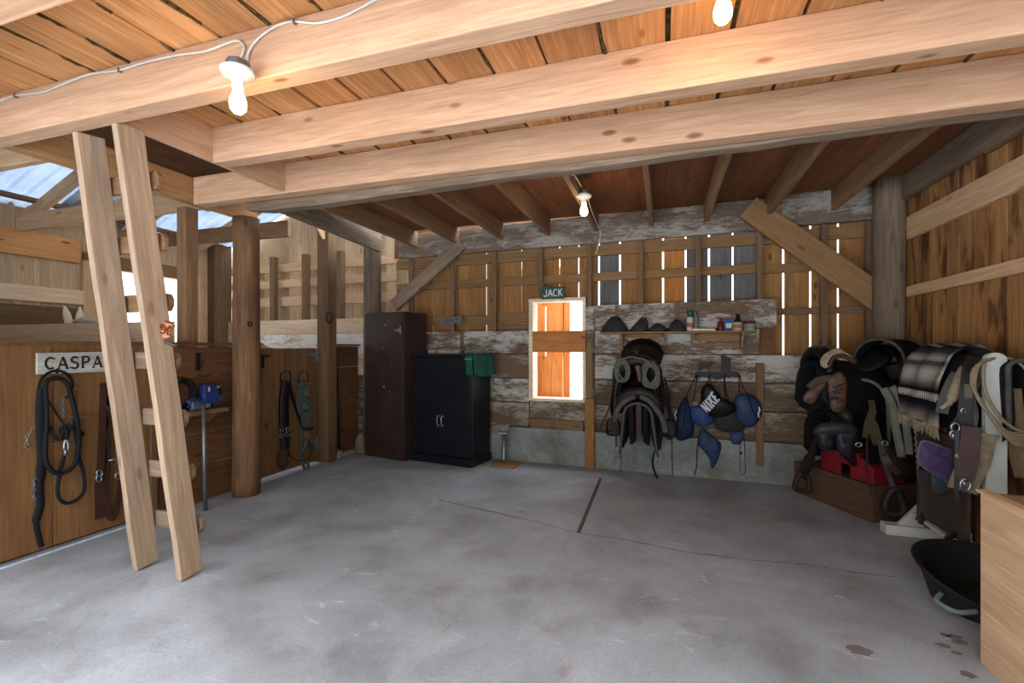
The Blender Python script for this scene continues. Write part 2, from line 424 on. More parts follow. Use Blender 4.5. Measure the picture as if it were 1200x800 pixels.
# whitewashed boards, in rows
def wrow(z0, z1, ua, ub, mat, n=1, xb=None, name='whitewashed_board'):
    a = wx(ua,0); b = xb if xb is not None else wx(ub,0)
    for k in range(n):
        wplank(name, 0,0, z0+.003,z1-.003, 0,.026, mat, wb, x0=a+(b-a)*k/n+.002, x1=a+(b-a)*(k+1)/n-.002, bevel=.003)
wrow(1.28,1.56, 497,620, W_paint, 1)
wrow(.99,1.275, 497,620, W_paintlow, 1); wrow(.70,.985, 497,620, W_paint, 1); wrow(.41,.695, 497,620, W_paintlow, 1)
wrow(.45,.745, 620.5,686, W_paintlow, 1); 
wplank('sill_strip', 0,0, .44,.515, .035,.03, W_stud, wb, x0=wx(621,0), x1=wx(684,0)); wplank('sill_strip', 0,0, .40,.44, .02,.03, W_stud, wb, x0=wx(621,0), x1=wx(684,0))
wrow(1.285,1.545, 697,890, W_paint, 1)
for z0, z1, mt in ((1.00,1.28,W_paint),(.715,.995,W_paintlow),(.41,.71,W_paintlow)): wrow(z0, z1, 697, 0, mt, 1, xb=2.1)
wrow(1.28,1.55,686.5,696.5, W_paintlow); wrow(1.55,1.825,686.5,696.5,W_paint); wrow(.41,1.277,686.5,696.5,W_paintlow)
# top row ends in a rounded corner
a, b = wx(697,0), wx(910,.02); r = .05
pl = [bw(a,0,1.555), bw(b-r,0,1.555)]+[bw(b-r+r*math.sin(t),0,1.555+r-r*math.cos(t)) for t in (.4,.8,1.2,PI/2)]+[bw(b,0,1.835), bw(a,0,1.828)]
m = MB(); m.prism(pl, (0,-.026,0)); m.build('whitewashed_board', W_paint, wb)
for u in (723,793,865):
    wplank('batten_mark', 0,0, 0,0, 0,0, W_stud, wb, x0=0,x1=1) if False else plank('batten', bw(wx(u,.03),.03,1.56), bw(wx(u,.03),.03,1.822), .006, .045, W_stud, up=(0,1,0), parent=wb)
for u in (541,):
    plank('batten', bw(wx(u,.01),.004,1.30), bw(wx(u,.01),.004,1.56), .006, .05, W_stud, up=(0,1,0), parent=wb)
# patches of bare wood under the shelf
m = MB(); m.prism([bw(WX0,.03,0), bw(2.1,.03,0), bw(2.1,.03,.41), bw(wx(597,0),.03,.40), bw(wx(597,0),.03,.32), bw(WX0,.03,.30)], (0,.2,0))
m.build('concrete_base', M_stem, wb)
m = MB(); m.prism([bw(WX0,0,.28), bw(wx(597,0),0,.31), bw(wx(597,0),0,.42), bw(WX0,0,.42)], (0,.05,0)); m.build('whitewashed_board', W_paintlow, wb)
# bare stud in front of the wall, beside the window, and a thin batten right of the bags
plank('stud', bw(wx(691,.08),.06,.0), bw(wx(691,.08),.06,.78), .05, .105, W_wall, up=(0,1,0), parent=wb)
plank('stud', bw(wx(691,.03),.02,.78), bw(wx(691,.03),.02,1.42), .02, .06, W_rail, up=(0,1,0), parent=wb)
plank('batten', bw(wx(890.5,.03),.02,.17), bw(wx(890.5,.03),.02,1.20), .04, .07, W_stud, up=(0,1,0), parent=wb)

# window: light trim, cross board, outside shutter boards
wn = MB(); x0, x1 = WINX; z0, z1 = WINZ
def wframe(m, xa, xb, za, zb, w0, w1): m.prism([bw(xa,w0,za), bw(xb,w0,za), bw(xb,w0,zb), bw(xa,w0,zb)], (0,w0-w1,0))
wframe(wn, x0, x0+.05, z0, z1, .012, -.20); wframe(wn, x1-.035, x1, z0, z1, .012, -.20); wframe(wn, x0, x1, z1-.035, z1, .02, -.20); wframe(wn, x0, x1, z0-.03, z0, .02, -.20)
win = meta(wn.build('window_1', W_light), kind='structure')
m = MB(); wframe(m, x0+.05, x1-.0, 1.30, 1.545, .03, .005); m.build('cross_board', W_orangex, win)
# the shutter of the window, folded open outside, and the lean-to planks beyond it
m = MB()
sr = wx(660,-.42)
for k in range(4): wframe(m, sr-.15*(k+1), sr-.15*k-.003, .70, 1.245, -.42, -.445)
m.build('shutter', W_orange, win)
m = MB()
fr0 = wx(661,-.62)
xs = [fr0-.24*(4-k) for k in range(5)]
for xx in xs[:-1]: wframe(m, xx, xx+.222, .2, 2.4, -.62, -.65)
wframe(m, fr0+.003, wx(668,-.62), .2, 2.4, -.60, -.66)
of = thing('outside_fence','weathered orange plank screen standing outside the small window','fence', bw(x0,-.63,-.13)); world_child(m.build('board_panel', W_orange, of))
for zz in (.5,1.9): m = MB(); wframe(m, fr0-.96, fr0+.03, zz, zz+.1, -.665, -.70); world_child(m.build('rail', W_stud, of))
for xx in (fr0-.9, fr0-.07): m = MB(); wframe(m, xx, xx+.09, -.13, 2.2, -.70, -.78); world_child(m.build('post', W_stud, of))

# ---------------------------------------------------------------- right wall
RX = 2.06
m = MB(); y = -.4; k = 0
while y < 5.32:
    w = random.choice((.15,.2,.24,.18)); e = min(y+w-.005, 5.32)
    m.box((RX+random.uniform(0,.006), y, 0), (RX+.03, e, 2.95)); y += w
m.box((RX+.03,-.4,0),(RX+.05,5.4,2.95))
rw = meta(m.build('wall_right', W_right), kind='structure')
plank('rail', (RX-.02,-.4,2.395), (RX-.02,4.97,2.395), .195, .04, W_farrail, parent=rw)
plank('rail', (RX-.02,-.4,1.842), (RX-.02,4.97,1.842), .088, .04, W_farrail, parent=rw)
plank('rail', (RX-.02,-.4,2.70), (RX-.02,3.92,2.70), .13, .04, W_rail, parent=rw)

m = MB(); m.box((-6.7,-.46,-.02),(-3.9,-.42,3.95)); meta(m.build('wall_front', W_stalldark), kind='structure')
# ---------------------------------------------------------------- stall walls
X0 = -6.65
roofz = lambda x: 2.88+.42*(x-X0)
m = MB(); x = X0
while x < -3.3:
    w = random.choice((.13,.10,.15)); e = min(x+w-.006, -3.3)
    p = [bw(x,-.16,0), bw(e,-.16,0), bw(e,-.16,roofz(e)), bw(x,-.16,roofz(x))]; m.prism(p, (0,.02,0)); x += w
sw = meta(m.build('wall_stall_back', W_far), kind='structure')
for z0, z1 in ((1.98,2.12),(2.26,2.38),(2.50,2.62)):
    wplank('rail', 0,0, z0,z1, -.10,.04, W_farrail, sw, x0=X0, x1=-3.45)
for u in (296,320.5,358,399): plank('stud', bw(wx(u,-.04),-.05,1.7), bw(wx(u,-.04),-.05,2.72), .09, .08, W_stud, up=(0,1,0), parent=sw)
W_paintlit = wood('whitewash_lit', (190,160,124), (222,198,166), 'x', .4, .2, white=(232,228,220), wamt=.7, vary=.1)  # lighter copy of the whitewash, the stall's daylight put into its colour
W_pinelit = wood('pine_lit', (206,176,140), (236,212,182), 'x', .4, .15, vary=.1)  # pine brightened in its colour for the daylight in the stalls
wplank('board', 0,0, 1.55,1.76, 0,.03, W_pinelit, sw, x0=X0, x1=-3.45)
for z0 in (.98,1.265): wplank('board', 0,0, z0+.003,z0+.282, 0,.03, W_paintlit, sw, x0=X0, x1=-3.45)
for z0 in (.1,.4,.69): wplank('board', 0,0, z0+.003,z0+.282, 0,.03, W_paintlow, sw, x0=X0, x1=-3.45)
# left outside wall with an opening
m = MB(); y = -.4
while y < 5.7:
    w = .21; e = min(y+w-.008, 5.7)
    for z0, z1 in ([(0,3.0)] if e < 3.80 or y > 4.93 else [(0,1.25),(2.33,3.0)]): m.box((X0-.03,y,z0),(X0,e,z1))
    y += w
lw = meta(m.build('wall_left', W_far), kind='structure')
plank('rail', (X0+.03,.4,2.49), (X0+.03,3.74,2.49), .27, .05, W_pinelit, parent=lw, label=None) if False else plank('header', (X0+.03,.4,2.49), (X0+.03,3.74,2.49), .27, .05, wood('orange_header',(190,132,80),(222,166,112),'x',.8,.2,vary=.05), parent=lw)
plank('header', (X0+.02,3.78,2.42), (X0+.02,5.0,2.42), .17, .06, W_joist, parent=lw)
plank('rail', (X0+.03,.4,1.95), (X0+.03,3.8,1.95), .17, .05, W_pinelit, parent=lw)
plank('rail', (X0+.03,.4,1.70), (X0+.03,3.8,1.70), .24, .05, W_stud, parent=lw)
plank('jamb', (X0+.03,3.86,0), (X0+.03,3.86,2.40), .2, .06, W_farrail, up=(0,1,0), parent=lw)
plank('jamb', (X0+.05,5.12,0), (X0+.05,5.12,2.40), .3, .06, W_farrail, up=(0,1,0), parent=lw)
plank('jamb', (X0+.06,5.56,0), (X0+.06,5.56,2.95), .30, .16, W_stud, up=(0,1,0), parent=lw)
# roof over the stalls: ribbed sheets, every third one translucent
def sheet(y0, y1, mat, par=None):
    m = MB(); n = int((y1-y0)/.06)*2; xa, xb = X0-.35, -2.6
    prof = []
    yy = y0; t = 0
    while yy <= y1-.02:
        prof += [(yy,0),(yy+.09,0),(yy+.100,.035),(yy+.135,.035),(yy+.15,0)]; yy += .15
    r0 = [V((xa,q,roofz(xa)+h)) for q,h in prof]; r1 = [V((xb,q,roofz(xb)+h)) for q,h in prof]
    N = len(prof); m.add(r0+r1+[p+V((0,0,.004)) for p in r0+r1], [(i,i+1,N+i+1,N+i) for i in range(N-1)]+[(2*N+i,3*N+i,3*N+i+1,2*N+i+1) for i in range(N-1)])
    return m
rf = meta(sheet(-.6,.45,None).build('ceiling_stall', M_metal), kind='structure')
for k in range(7):
    y0 = .45+k*.75; sheet(y0+.012, y0+.75, None).build('roof_sheet', M_clear if k in (1,3,5,6) else M_metal, rf, label='translucent ribbed roof sheet' if k in (1,3,5,6) else None)
# ---------------------------------------------------------------- loft floor and lean-to ceiling
m = MB(); x = -3.85
bb = 0
while x < 2.15:
    w = random.choice((.27,.28,.29,.26)); e = x+w-random.choice((.012,.018,.024))
    if e <= -3.66 or x >= -2.80: m.box((x,-.4,2.745+random.uniform(0,.004)),(min(e,2.2),3.02,2.775))
    else:
        m.box((x,-.4,2.745),(e,1.70,2.775))
    x += w
cl = meta(m.build('ceiling', W_deck), kind='structure')
M_hay = plain('chaff_underlay', (58,44,26), .95, var=.5, sc=30, c2=(110,92,50))
m = MB(); m.box((-3.9,-.4,2.776),(2.2,1.66,2.80)); m.box((-2.74,1.66,2.776),(2.2,3.2,2.80)); m.build('chaff_light_block', M_hay, cl)  # solid sheet over the planks, added to keep light out of the chinks
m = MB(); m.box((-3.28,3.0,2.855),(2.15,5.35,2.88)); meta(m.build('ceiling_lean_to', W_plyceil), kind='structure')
random.seed(21); m = MB(); gx = []; xx_ = -3.85
for f_ in cl.data.vertices: gx.append(round(f_.co.x,3))
xs_ = sorted(set(gx))
gp = [(a+b)/2 for a, b in zip(xs_, xs_[1:]) if .008 < b-a < .03]
for g_ in gp:
    y_ = -.3
    while y_ < 2.9:
        if random.random() < .55 and not (-3.66 < g_ < -2.80 and y_ > 1.6):
            l_ = random.uniform(.06,.30); r_ = random.uniform(.003,.010); m.tube(spline([(g_,y_,2.748),(g_+random.uniform(-.006,.006),y_+l_*.5,2.742),(g_+random.uniform(-.006,.006),y_+l_,2.748)],3),[r_*.4,r_,r_*1.1,r_,r_*.8,r_,r_*.4],6)
        y_ += random.uniform(.06,.25)
m.rough(.009,45); o = m.build('chaff', M_hay, cl); o['kind'] = 'stuff'; random.seed(7)
# loft walls above, seen through the hatch
m = MB()
for k in range(22): m.box((-3.90,-.4+k*.17,2.80),(-3.88,-.4+k*.17+.165,4.0))
for k in range(7): m.box((-3.88+k*.17,3.42,2.80),(-3.88+k*.17+.165,3.44,4.3))
meta(m.build('wall_loft', W_stalldark), kind='structure')
m = MB(); m.box((-3.9,-.4,4.6),(2.2,3.5,4.62)); m.box((-3.0,-.4,4.1),(-2.98,3.5,4.6)); 
m = MB(); m.add([(-3.95,-.4,3.98),(2.2,-.4,3.98),(2.2,3.5,3.98),(-3.95,3.5,3.98)],[(0,1,2,3)]); m.box((-3.95,-.4,3.98),(2.2,3.5,4.0)); meta(m.build('ceiling_loft', W_stalldark), kind='structure')
# cover the front of the loft above the header
m = MB(); m.box((-3.3,3.40,2.80),(2.15,3.42,3.98)); meta(m.build('trim_loft_end', W_stalldark), kind='structure')
# ---------------------------------------------------------------- timber frame: each timber a thing
def tm(o, label, cat='beam', group=None): return meta(o, label, cat, group)
BZ0, BZ1 = 2.52, 2.745
bl = ['ceiling beam nearest the camera, only its end showing at the top left corner','ceiling beam that carries the white cable and the round lamp','middle ceiling beam, ending against the hatch trimmer','ceiling beam farthest from the camera, running above the grey header']
for i, (yf, xa) in enumerate(((1.055,-3.86),(1.705,-3.86),(2.345,-2.72),(2.95,-3.66))):
    tm(plank('ceiling_beam', (xa,yf-.05,(BZ0+BZ1)/2), (2.2,yf-.05,(BZ0+BZ1)/2), BZ1-BZ0, .1, W_beam, bevel=.006), 'sawn pine '+bl[i])
for yf in (.42,-.22): tm(plank('ceiling_beam', (-3.86,yf-.05,(BZ0+BZ1)/2), (2.2,yf-.05,(BZ0+BZ1)/2), BZ1-BZ0, .1, W_beam, bevel=.006), 'sawn pine ceiling beam behind the viewer', group='beams behind the viewer')
tm(plank('hatch_trimmer', (-2.74,1.706,2.64), (-2.74,2.848,2.64), .21, .04, W_beam), 'pine trimmer board on the right edge of the ladder hatch', 'beam')
tm(plank('side_beam', (-3.72,-.4,2.645), (-3.72,3.50,2.645), .20, .1, wood('side_beam_pine',(158,112,66),(196,148,98),'x',.5,.25,vary=.05)), 'long pine beam over the stall partition, resting on the tall log post', 'beam')
tm(plank('rim_board', (-3.80,-.4,2.90), (-3.80,3.38,2.90), .24, .04, W_stalldark), 'dark rim board seen up through the ladder hatch', 'board')
_m = MB(); _r = []
for _k in range(25):
    _f = _k/24; _x = -3.24+5.29*_f; _b = 2.445+.095*_f+random.uniform(-.006,.006)+(.03 if _k == 0 else 0); _t = 2.652; _y = 3.07+random.uniform(-.006,.006)-(.03 if _k == 0 else 0)
    _r.append([V((_x+3.24,-.10,_b+.012-2.5)),V((_x+3.24,-.09,_b-2.5)),V((_x+3.24,_y-3.07,_b-2.5)),V((_x+3.24,_y-3.06,_b+.02-2.5)),V((_x+3.24,0,_t-2.5)),V((_x+3.24,-.10,_t-2.5))])
_m.loft(_r); _o = _m.build('header_beam', W_grey); _o.location = (-3.24,3.07,2.5)
tm(_o, 'weathered grey header timber just behind the farthest pine ceiling beam', 'beam')
tm(plank('lean_to_joist', (-3.28,3.20,2.70), (-3.46,5.20,2.70), .25, .05, W_grey), 'wide weathered grey joist running to the log post behind the brown locker', 'joist')
jx = [-3.06,-2.46,-1.86,-1.275,-.715,-.125,.42,.985,1.54]
jl = ['first from the left, directly right of the wide grey one','above the pale diagonal brace','third from the left','above the green JACK sign','with a lamp fixed to its side','just right of the lamp','fourth from the right wall','with bark on its edge, by the thick brace','last brown one before the right wall']
for x, l in zip(jx, jl):
    p1 = bw(x, -.0, 2.755)
    tm(plank('lean_to_joist', (x,3.02,2.755), (x,p1.y-.035,2.755), .195, .045, W_joist), 'brown lean-to ceiling joist, '+l, 'joist')
tm(plank('lean_to_joist', (2.0,3.0,2.745), (2.0,5.15,2.745), .20, .06, W_grey), 'grey weathered joist along the top of the right wall', 'joist')
# posts
tm(log('log_post', -3.665, 3.37, 0, 2.545, .118, W_log, 3), 'thick debarked log post standing in the stall partition, left of the gate', 'post')
tm(log('log_post', 1.92, 5.03, 0, 2.86, .127, W_loggrey, 9), 'grey barked log post in the right back corner', 'post')
tm(log('log_post', -3.64, 5.30, 0, 2.86, .115, W_loggrey, 21), 'log post rising behind the brown locker', 'post')
tm(plank('square_post', (-3.83,4.66,0), (-3.83,4.66,2.78), .15, .16, W_stud, up=(0,1,0)), 'square sawn post with a horseshoe, hinge side of the gate', 'post')
tm(plank('square_post', (-3.905,2.99,0), (-3.905,2.99,2.55), .11, .11, W_joist, up=(0,1,0)), 'slim square post behind the ladder, at the end of the stall divider', 'post')
# braces
a, b = at(876,243,W=.10), at(1032,352,W=.10)
tm(plank('diagonal_brace', a, b, .235, .06, W_rail, up=(0,0,1)), 'thick brown diagonal brace up by the right corner log', 'brace')
a, b = at(540,287,W=.08), at(462,358,W=.08)
br = plank('diagonal_brace', a, b, .165, .05, W_grey, up=(0,0,1)); tm(br, 'pale grey diagonal brace rising from behind the brown locker', 'brace')

# stall roof framing
tm(plank('tie_beam', (X0,3.2,2.70), (-3.9,3.2,2.70), .18, .05, W_farrail), 'tie beam across the stall in front of the window', 'beam')
tm(plank('tie_beam', (X0,4.25,2.69), (-4.0,4.25,2.69), .18, .05, W_joist), 'tie beam across the far stall, ending left of the square gate post', 'beam')
tm(plank('tie_beam', (X0,2.05,2.70), (-3.9,2.05,2.70), .18, .05, W_farrail), 'tie beam across the near stall at the left picture edge', 'beam')
for i, y in enumerate((2.05,3.25,4.2,5.15)):
    tm(plank('rafter', (X0-.2,y,roofz(X0-.2)-.12), (-3.95,y,roofz(-3.95)-.12), .14, .045, W_farrail), 'rafter of the stall roof, '+['nearest','second from the viewer','third from the viewer','farthest, by the board wall'][i], 'rafter')
for i, x in enumerate((-6.45,-5.75,-5.05,-4.3)):
    tm(plank('purlin', (x,-.5,roofz(x)-.03), (x,5.4,roofz(x)-.03), .045, .09, W_joist), 'brown purlin under the metal stall roof, '+['lowest','second from the eave','middle one','highest'][i], 'purlin')
tm(plank('strut', (-3.9,3.20,2.62),(-4.7,3.20,3.55), .1,.05, W_farrail), 'short slanting strut between tie beam and rafter', 'strut')
tm(plank('strut', (-4.05,4.32,3.35),(-3.80,4.62,2.65), .10,.05, W_farrail), 'slanting strut beside the square gate post', 'strut')

# ---------------------------------------------------------------- stall divider and partition
dv = thing('stall_divider','pale whitewashed board divider between the two stalls, in front of the horse','divider',(-5,2.9,-.02))
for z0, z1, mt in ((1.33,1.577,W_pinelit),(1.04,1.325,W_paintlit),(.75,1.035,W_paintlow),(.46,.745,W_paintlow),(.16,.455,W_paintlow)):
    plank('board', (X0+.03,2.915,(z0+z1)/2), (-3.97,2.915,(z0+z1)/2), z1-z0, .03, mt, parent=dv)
plank('post', (X0+.1,2.97,-.02), (X0+.1,2.97,1.5), .09,.09, W_stud, up=(0,1,0), parent=dv)

PX = -3.84
def uy(u): return at(u, X=PX).y
pz = 1.385
# near stall front: upright sheets, cap board
sf = thing('stall_partition','orange brown upright board stall front under the CASPAR sign','stall front',(PX,2.0,0))
m = MB(); yy = [-.4,.2,.75,1.22, 1.70, 2.02, 2.38, 2.66]
for a, b in zip(yy, yy[1:]): m.box((PX-.03,a+.003,.045),(PX,b-.003,pz-.02))
world_child(m.build('board_panel', W_stall, sf))
world_child(MB().box((PX-.06,-.4,pz-.02),(PX+.025,3.50,pz+.012)).build('cap_rail', W_stalldark, sf))
# hinge side boards right of the ladder
sd = thing('stall_partition','dark horizontal plank panel carrying the small shelf, left of the log post','stall front',(PX,2.95,0))
for z0, z1 in ((.02,.32),(.325,.60),(.605,.86),(.865,1.10),(1.105,pz-.025)):
    plank('board', (PX-.02,2.665,(z0+z1)/2), (PX-.02,3.50,(z0+z1)/2), z1-z0-.006, .035, W_stalldark, parent=sd)
plank('upright', (PX+.0,2.66,0), (PX+.0,2.66,pz-.03), .05, .03, W_stud, up=(0,1,0), parent=sd)
# gate
gt = thing('stall_gate','low brown board gate with two horseshoe hooks, between log and square post','gate',(PX,4.1,0))
ya, yb = uy(303), uy(372)
m = MB(); n = 5
zt = 1.345
for k in range(n):
    a = ya+(yb-ya)*k/n; b = ya+(yb-ya)*(k+1)/n-.004
    m.box((PX-.02,a,.045),(PX+.005,b,zt))
world_child(m.build('board_panel', wood('gate_board',(104,76,48),(136,102,66),'z',.8,.3,vary=.12), gt))
for z in (.3,1.1): world_child(MB().box((PX-.05,ya+.05,z),(PX-.02,yb-.05,z+.12)).build('ledger', W_stalldark, gt))
for z in (1.27,.24):
    h = MB(); yh = yb-.02
    h.prism([(PX+.006,yh-.17,z),(PX+.006,yh-.02,z+.025),(PX+.006,yh-.02,z-.025)], (.004,0,0)); h.box((PX+.006,yh-.03,z-.075),(PX+.016,yh+.0,z+.075)); h.tube([(PX+.014,yh,z-.08),(PX+.014,yh,z+.08)], .008)
    world_child(h.build('hinge', M_galv, gt))
m = MB(); z=1.27; m.box((PX+.005,ya-.01,z-.008),(PX+.02,ya+.13,z+.008)); m.box((PX+.005,ya+.03,z-.12),(PX+.012,ya+.06,z)); world_child(m.build('latch', M_black, gt))
m = MB(); m.prism([(PX-.04,ya-.02,1.22),(PX-.04,ya+.24,1.345)]+[(PX-.04,ya+.24-.2*math.sin(t)*.9,1.345+.075*(1-math.cos(t))) for t in (.5,1.0,1.3)]+[(PX-.04,ya-.02,1.425)], (.025,0,0)); world_child(m.build('rounded_rail', W_farrail, gt))
tm(plank('gate_jamb', (PX+.0,uy(299),0), (PX+.0,uy(299),1.40), .10,.05, W_stalldark, up=(0,1,0)), 'narrow dark jamb board between the log post and the gate', 'board')
# far partition
fp = thing('stall_partition','dark plank partition between the square post and the brown locker','stall front',(PX,4.95,0))
for k in range(5):
    z0 = .04+k*.268; plank('board', (PX-.02,4.75,z0+.13), (PX-.02,5.28,z0+.13), .26, .035, W_stalldark, parent=fp)
world_child(MB().box((PX-.05,4.75,pz-.01),(PX+.02,5.3,pz+.012)).build('cap_rail', W_stalldark, fp))
# pale floor strips: light leaking under the doors put in as colour
M_light_strip = plain('light_leak_white', (214,222,232), .7, var=.25, sc=30)
m = MB(); m.box((PX-.07,.2,0),(PX+.0,2.64,.012)); tm(m.build('door_light_strip', M_light_strip), 'pale strip painted as light leaking under the stall front', 'light strip')
m = MB(); m.box((PX-.07,ya,0),(PX+.03,yb,.02)); tm(m.build('door_light_strip', M_light_strip), 'pale strip painted as light leaking under the gate', 'light strip')

# ---------------------------------------------------------------- ladder
ld = thing('ladder','homemade wooden ladder leaning up into the loft hatch','ladder',(-2.85,2.05,0))
L0, L1 = V((-3.035,2.06,0)), V((-2.985,1.72,2.60)); R0, R1 = V((-2.655,2.05,0)), V((-2.70,1.74,2.52))
def rail(a, b):
    d = (b-a).normalized(); up = V((0,1,0)); return plank('side_rail', a+V((0,0,.0)), b, .135, .04, W_ladder, up=up, parent=ld, bevel=.005, wav=.003)
R1 = V((-2.69,1.735,2.515)); L1 = V((-3.0,1.735,2.515))
rail(L0+V((0,0,.015)), L1); rail(R0+V((0,0,.015)), R1)
for i, z in enumerate((.285,.61,.935,1.275,1.61,1.945,2.275)):
    f = z/2.52; yb_ = 2.055+(1.735-2.055)*f+.085
    xl = -3.035+.035*f-.03; xr = -2.655-.035*f+[.02,.0,.0,.0,.01,.03,.05][i]
    m = MB(); h = .05; t = .032; xs = xl
    poly = [V((xl,yb_,z-h)), V((xr-.02,yb_,z-h)), V((xr,yb_,z-h+.03)), V((xr,yb_,z+h-.03)), V((xr-.02,yb_,z+h)), V((xl,yb_,z+h))]
    m.prism(poly, (0,t,0)); world_child(m.build('rung', W_grey if i in (0,1,2,3) else W_joist, ld, bevel=.006))

# ---------------------------------------------------------------- plywood bin, bottom right
bx = thing('plywood_bin','large open plywood bin in the bottom right corner','box',(1.62,1.9,0))
X1, Y1, H1 = 1.30, 2.545, .728
world_child(MB().box((X1,1.45,0),(X1+.018,Y1,H1)).build('side_panel', W_ply, bx))
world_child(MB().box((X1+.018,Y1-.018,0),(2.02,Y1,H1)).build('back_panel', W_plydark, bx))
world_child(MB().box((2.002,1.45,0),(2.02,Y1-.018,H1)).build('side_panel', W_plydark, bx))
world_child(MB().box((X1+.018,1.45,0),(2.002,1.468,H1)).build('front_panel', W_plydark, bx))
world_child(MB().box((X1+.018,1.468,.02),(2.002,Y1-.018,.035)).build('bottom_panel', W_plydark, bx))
# top edge runs out past the corner
world_child(MB().box((X1-.012,1.45,H1),(X1+.03,Y1+.01,H1+.012)).build('edge_strip', W_ply, bx))

# ---------------------------------------------------------------- tall locker and black cabinet
M_locker = plain('brown_painted_wood', (62,44,36), .5, var=.3, sc=3, c2=(46,31,27))
M_scuff = plain('pale_scuff', (176,160,150), .9)
lk = thing('locker','tall dark brown wooden locker scuffed with paint','locker',(-3.25,5.05,0))
lk.location = (-2.94,4.89,0); lk.rotation_euler = (0,0,math.radians(-13)); bpy.context.view_layer.update(); LM = lk.matrix_world.copy()
lw_, ld_, lz = .65, .42, 1.785
MB().box((-lw_,.02,0),(0,ld_,lz)).build('carcass', M_locker, lk, bevel=.012)
MB().box((-lw_+.01,-.002,.05),(-.008,.022,lz-.012)).build('door', M_locker, lk, bevel=.005)
m = MB(); zc = 1.56; m.box((-.04,-.012,zc-.045),(-.02,0,zc+.045)); m.prism([(-.04,-.01,zc+.02),(-.04,-.01,zc-.02),(-.13,-.01,zc-.006),(-.13,-.01,zc+.006)], (0,.008,0))
m.build('hinge', M_galv, lk)
random.seed(3); LI = LM.inverted()
for (u, v, s) in ((428,376,1),(452,380,2),(455,376,1.4),(438,402,1),(449,408,1.2),(459,427,1.6),(450,453,3),(457,459,2),(429,436,1.2),(436,397,.8)):
    # where the view ray meets the door plane
    o_ = LI@V((0,0,EYE)); q_ = LI@at(u,v,Y=4.9); k_ = (-.004-o_.y)/(q_.y-o_.y); p = o_+(q_-o_)*k_; r = .005*s
    MB().prism([p+V((r*random.uniform(.4,1)*math.cos(t),0,r*random.uniform(.6,2)*math.sin(t))) for t in [k*PI/4 for k in range(8)]], (0,-.0015,0)).build('paint_chip', M_scuff, lk)

M_cab = plain('black_cabinet_paint', (22,26,32), .38, var=.35, sc=3, c2=(12,15,20))
a, b, c = at(483,537,Z=0), at(530,547,Z=0), at(573,531,Z=0)
ex = (b-a).normalized(); 
ang = math.atan2(ex.y, ex.x)
cab = thing('black_cabinet','black two-door wooden cabinet with a green cloth on its corner','cabinet',(0,0,0))
# local frame: origin at front right bottom corner, -x to the left, +y to the back
CW = 1.0; CH = 1.28
cl_, cr_ = at(486,0,Y=4.95), None
fr = V((-2.06,4.90,0)); ang = math.radians(-9)
cab.location = fr; cab.rotation_euler = (0,0,ang); bpy.context.view_layer.update()
wc = .84; dc = .42; hc = 1.275
MB().box((-wc,.02,.09),(0,dc,hc-.03)).build('carcass', M_cab, cab, bevel=.004)
MB().box((-wc-.02,-.03,hc-.03),(.02,dc,hc)).build('top', M_cab, cab, bevel=.008)
MB().box((-wc-.02,-.03,0),(.02,dc,.09)).build('plinth', M_cab, cab, bevel=.006)
for s_, (xa, xb) in enumerate(((-wc+.012,-wc/2-.003),(-wc/2+.003,-.012))):
    d = MB(); d.box((xa,0,.11),(xb,.02,hc-.045)); d0 = d.build('door', M_cab, cab)
    q = MB(); f = .055
    q.box((xa,-.008,.11),(xa+f,0,hc-.045)); q.box((xb-f,-.008,.11),(xb,0,hc-.045)); q.box((xa+f,-.008,.11),(xb-f,0,.11+f)); q.box((xa+f,-.008,hc-.045-f),(xb-f,0,hc-.045))
    q.build('door_frame', M_cab, d0, bevel=.002)
    hx = (-wc/2-.03) if s_ == 0 else (-wc/2+.03)
    h = MB(); h.tube(spline([(hx,-.006,.50+.06),(hx,-.035,.49+.06),(hx,-.04,.44+.06),(hx,-.035,.39+.06),(hx,-.006,.38+.06)],5), .006); h.lathe([(.0,0),(.012,0),(.012,.004),(0,.004)],(hx,-.01,.555),10,Matrix.Rotation(PI/2,3,'X')); h.lathe([(.0,0),(.012,0),(.012,.004),(0,.004)],(hx,-.01,.445),10,Matrix.Rotation(PI/2,3,'X'))
    h.build('handle', M_steel, d0, smooth=True)

# ---------------------------------------------------------------- lights, world, camera
def bulb_lamp(x, y, z, label, e, sp=True):
    t = thing('ceiling_lamp', label, 'lamp', (x,y,z))
    M_box = M_galv
    MB().lathe([(0,.05),(.052,.05),(.052,.012),(0,.012)], n=8).build('junction_box', M_box, t)
    MB().lathe([(0,.012),(.07,.012),(.078,.004),(.07,-.014),(.04,-.028),(.028,-.045),(.026,-.075),(0,-.075)], n=28).build('porcelain_holder', M_white, t, smooth=True)
    b = MB().lathe([(.014,-.075),(.02,-.08),(.024,-.10),(.034,-.125),(.038,-.15),(.034,-.175),(.02,-.192),(0,-.196)], n=20).build('bulb', M_bulb, t, smooth=True)
    for k in range(3): MB().lathe([(.026,-.062-.006*k),(.0285,-.064-.006*k),(.026,-.066-.006*k)], n=20, ).build('collar_ring', M_galv, t, smooth=True) if False else None
    ll = bpy.data.lights.new('bulb_light','POINT'); ll.energy = e; ll.color = (1,.68,.38); ll.shadow_soft_size = .04
    o = bpy.data.objects.new('bulb_light', ll); C.objects.link(o); o.parent = t; o.location = (0,0,-.25)
    t.scale = (.88,)*3
    return t
M_white = plain('white_porcelain', (236,234,228), .3, var=.05)
M_bulb = emit('lit_bulb', (255,214,150), 14)
bulb_lamp(*at(279,85,Y=1.52), 'round white lamp with a lit bulb on the cable beam', 2.0)
bulb_lamp(-.655,4.05,2.66, 'small bare-bulb lamp on a brown joist of the lean-to', 1)
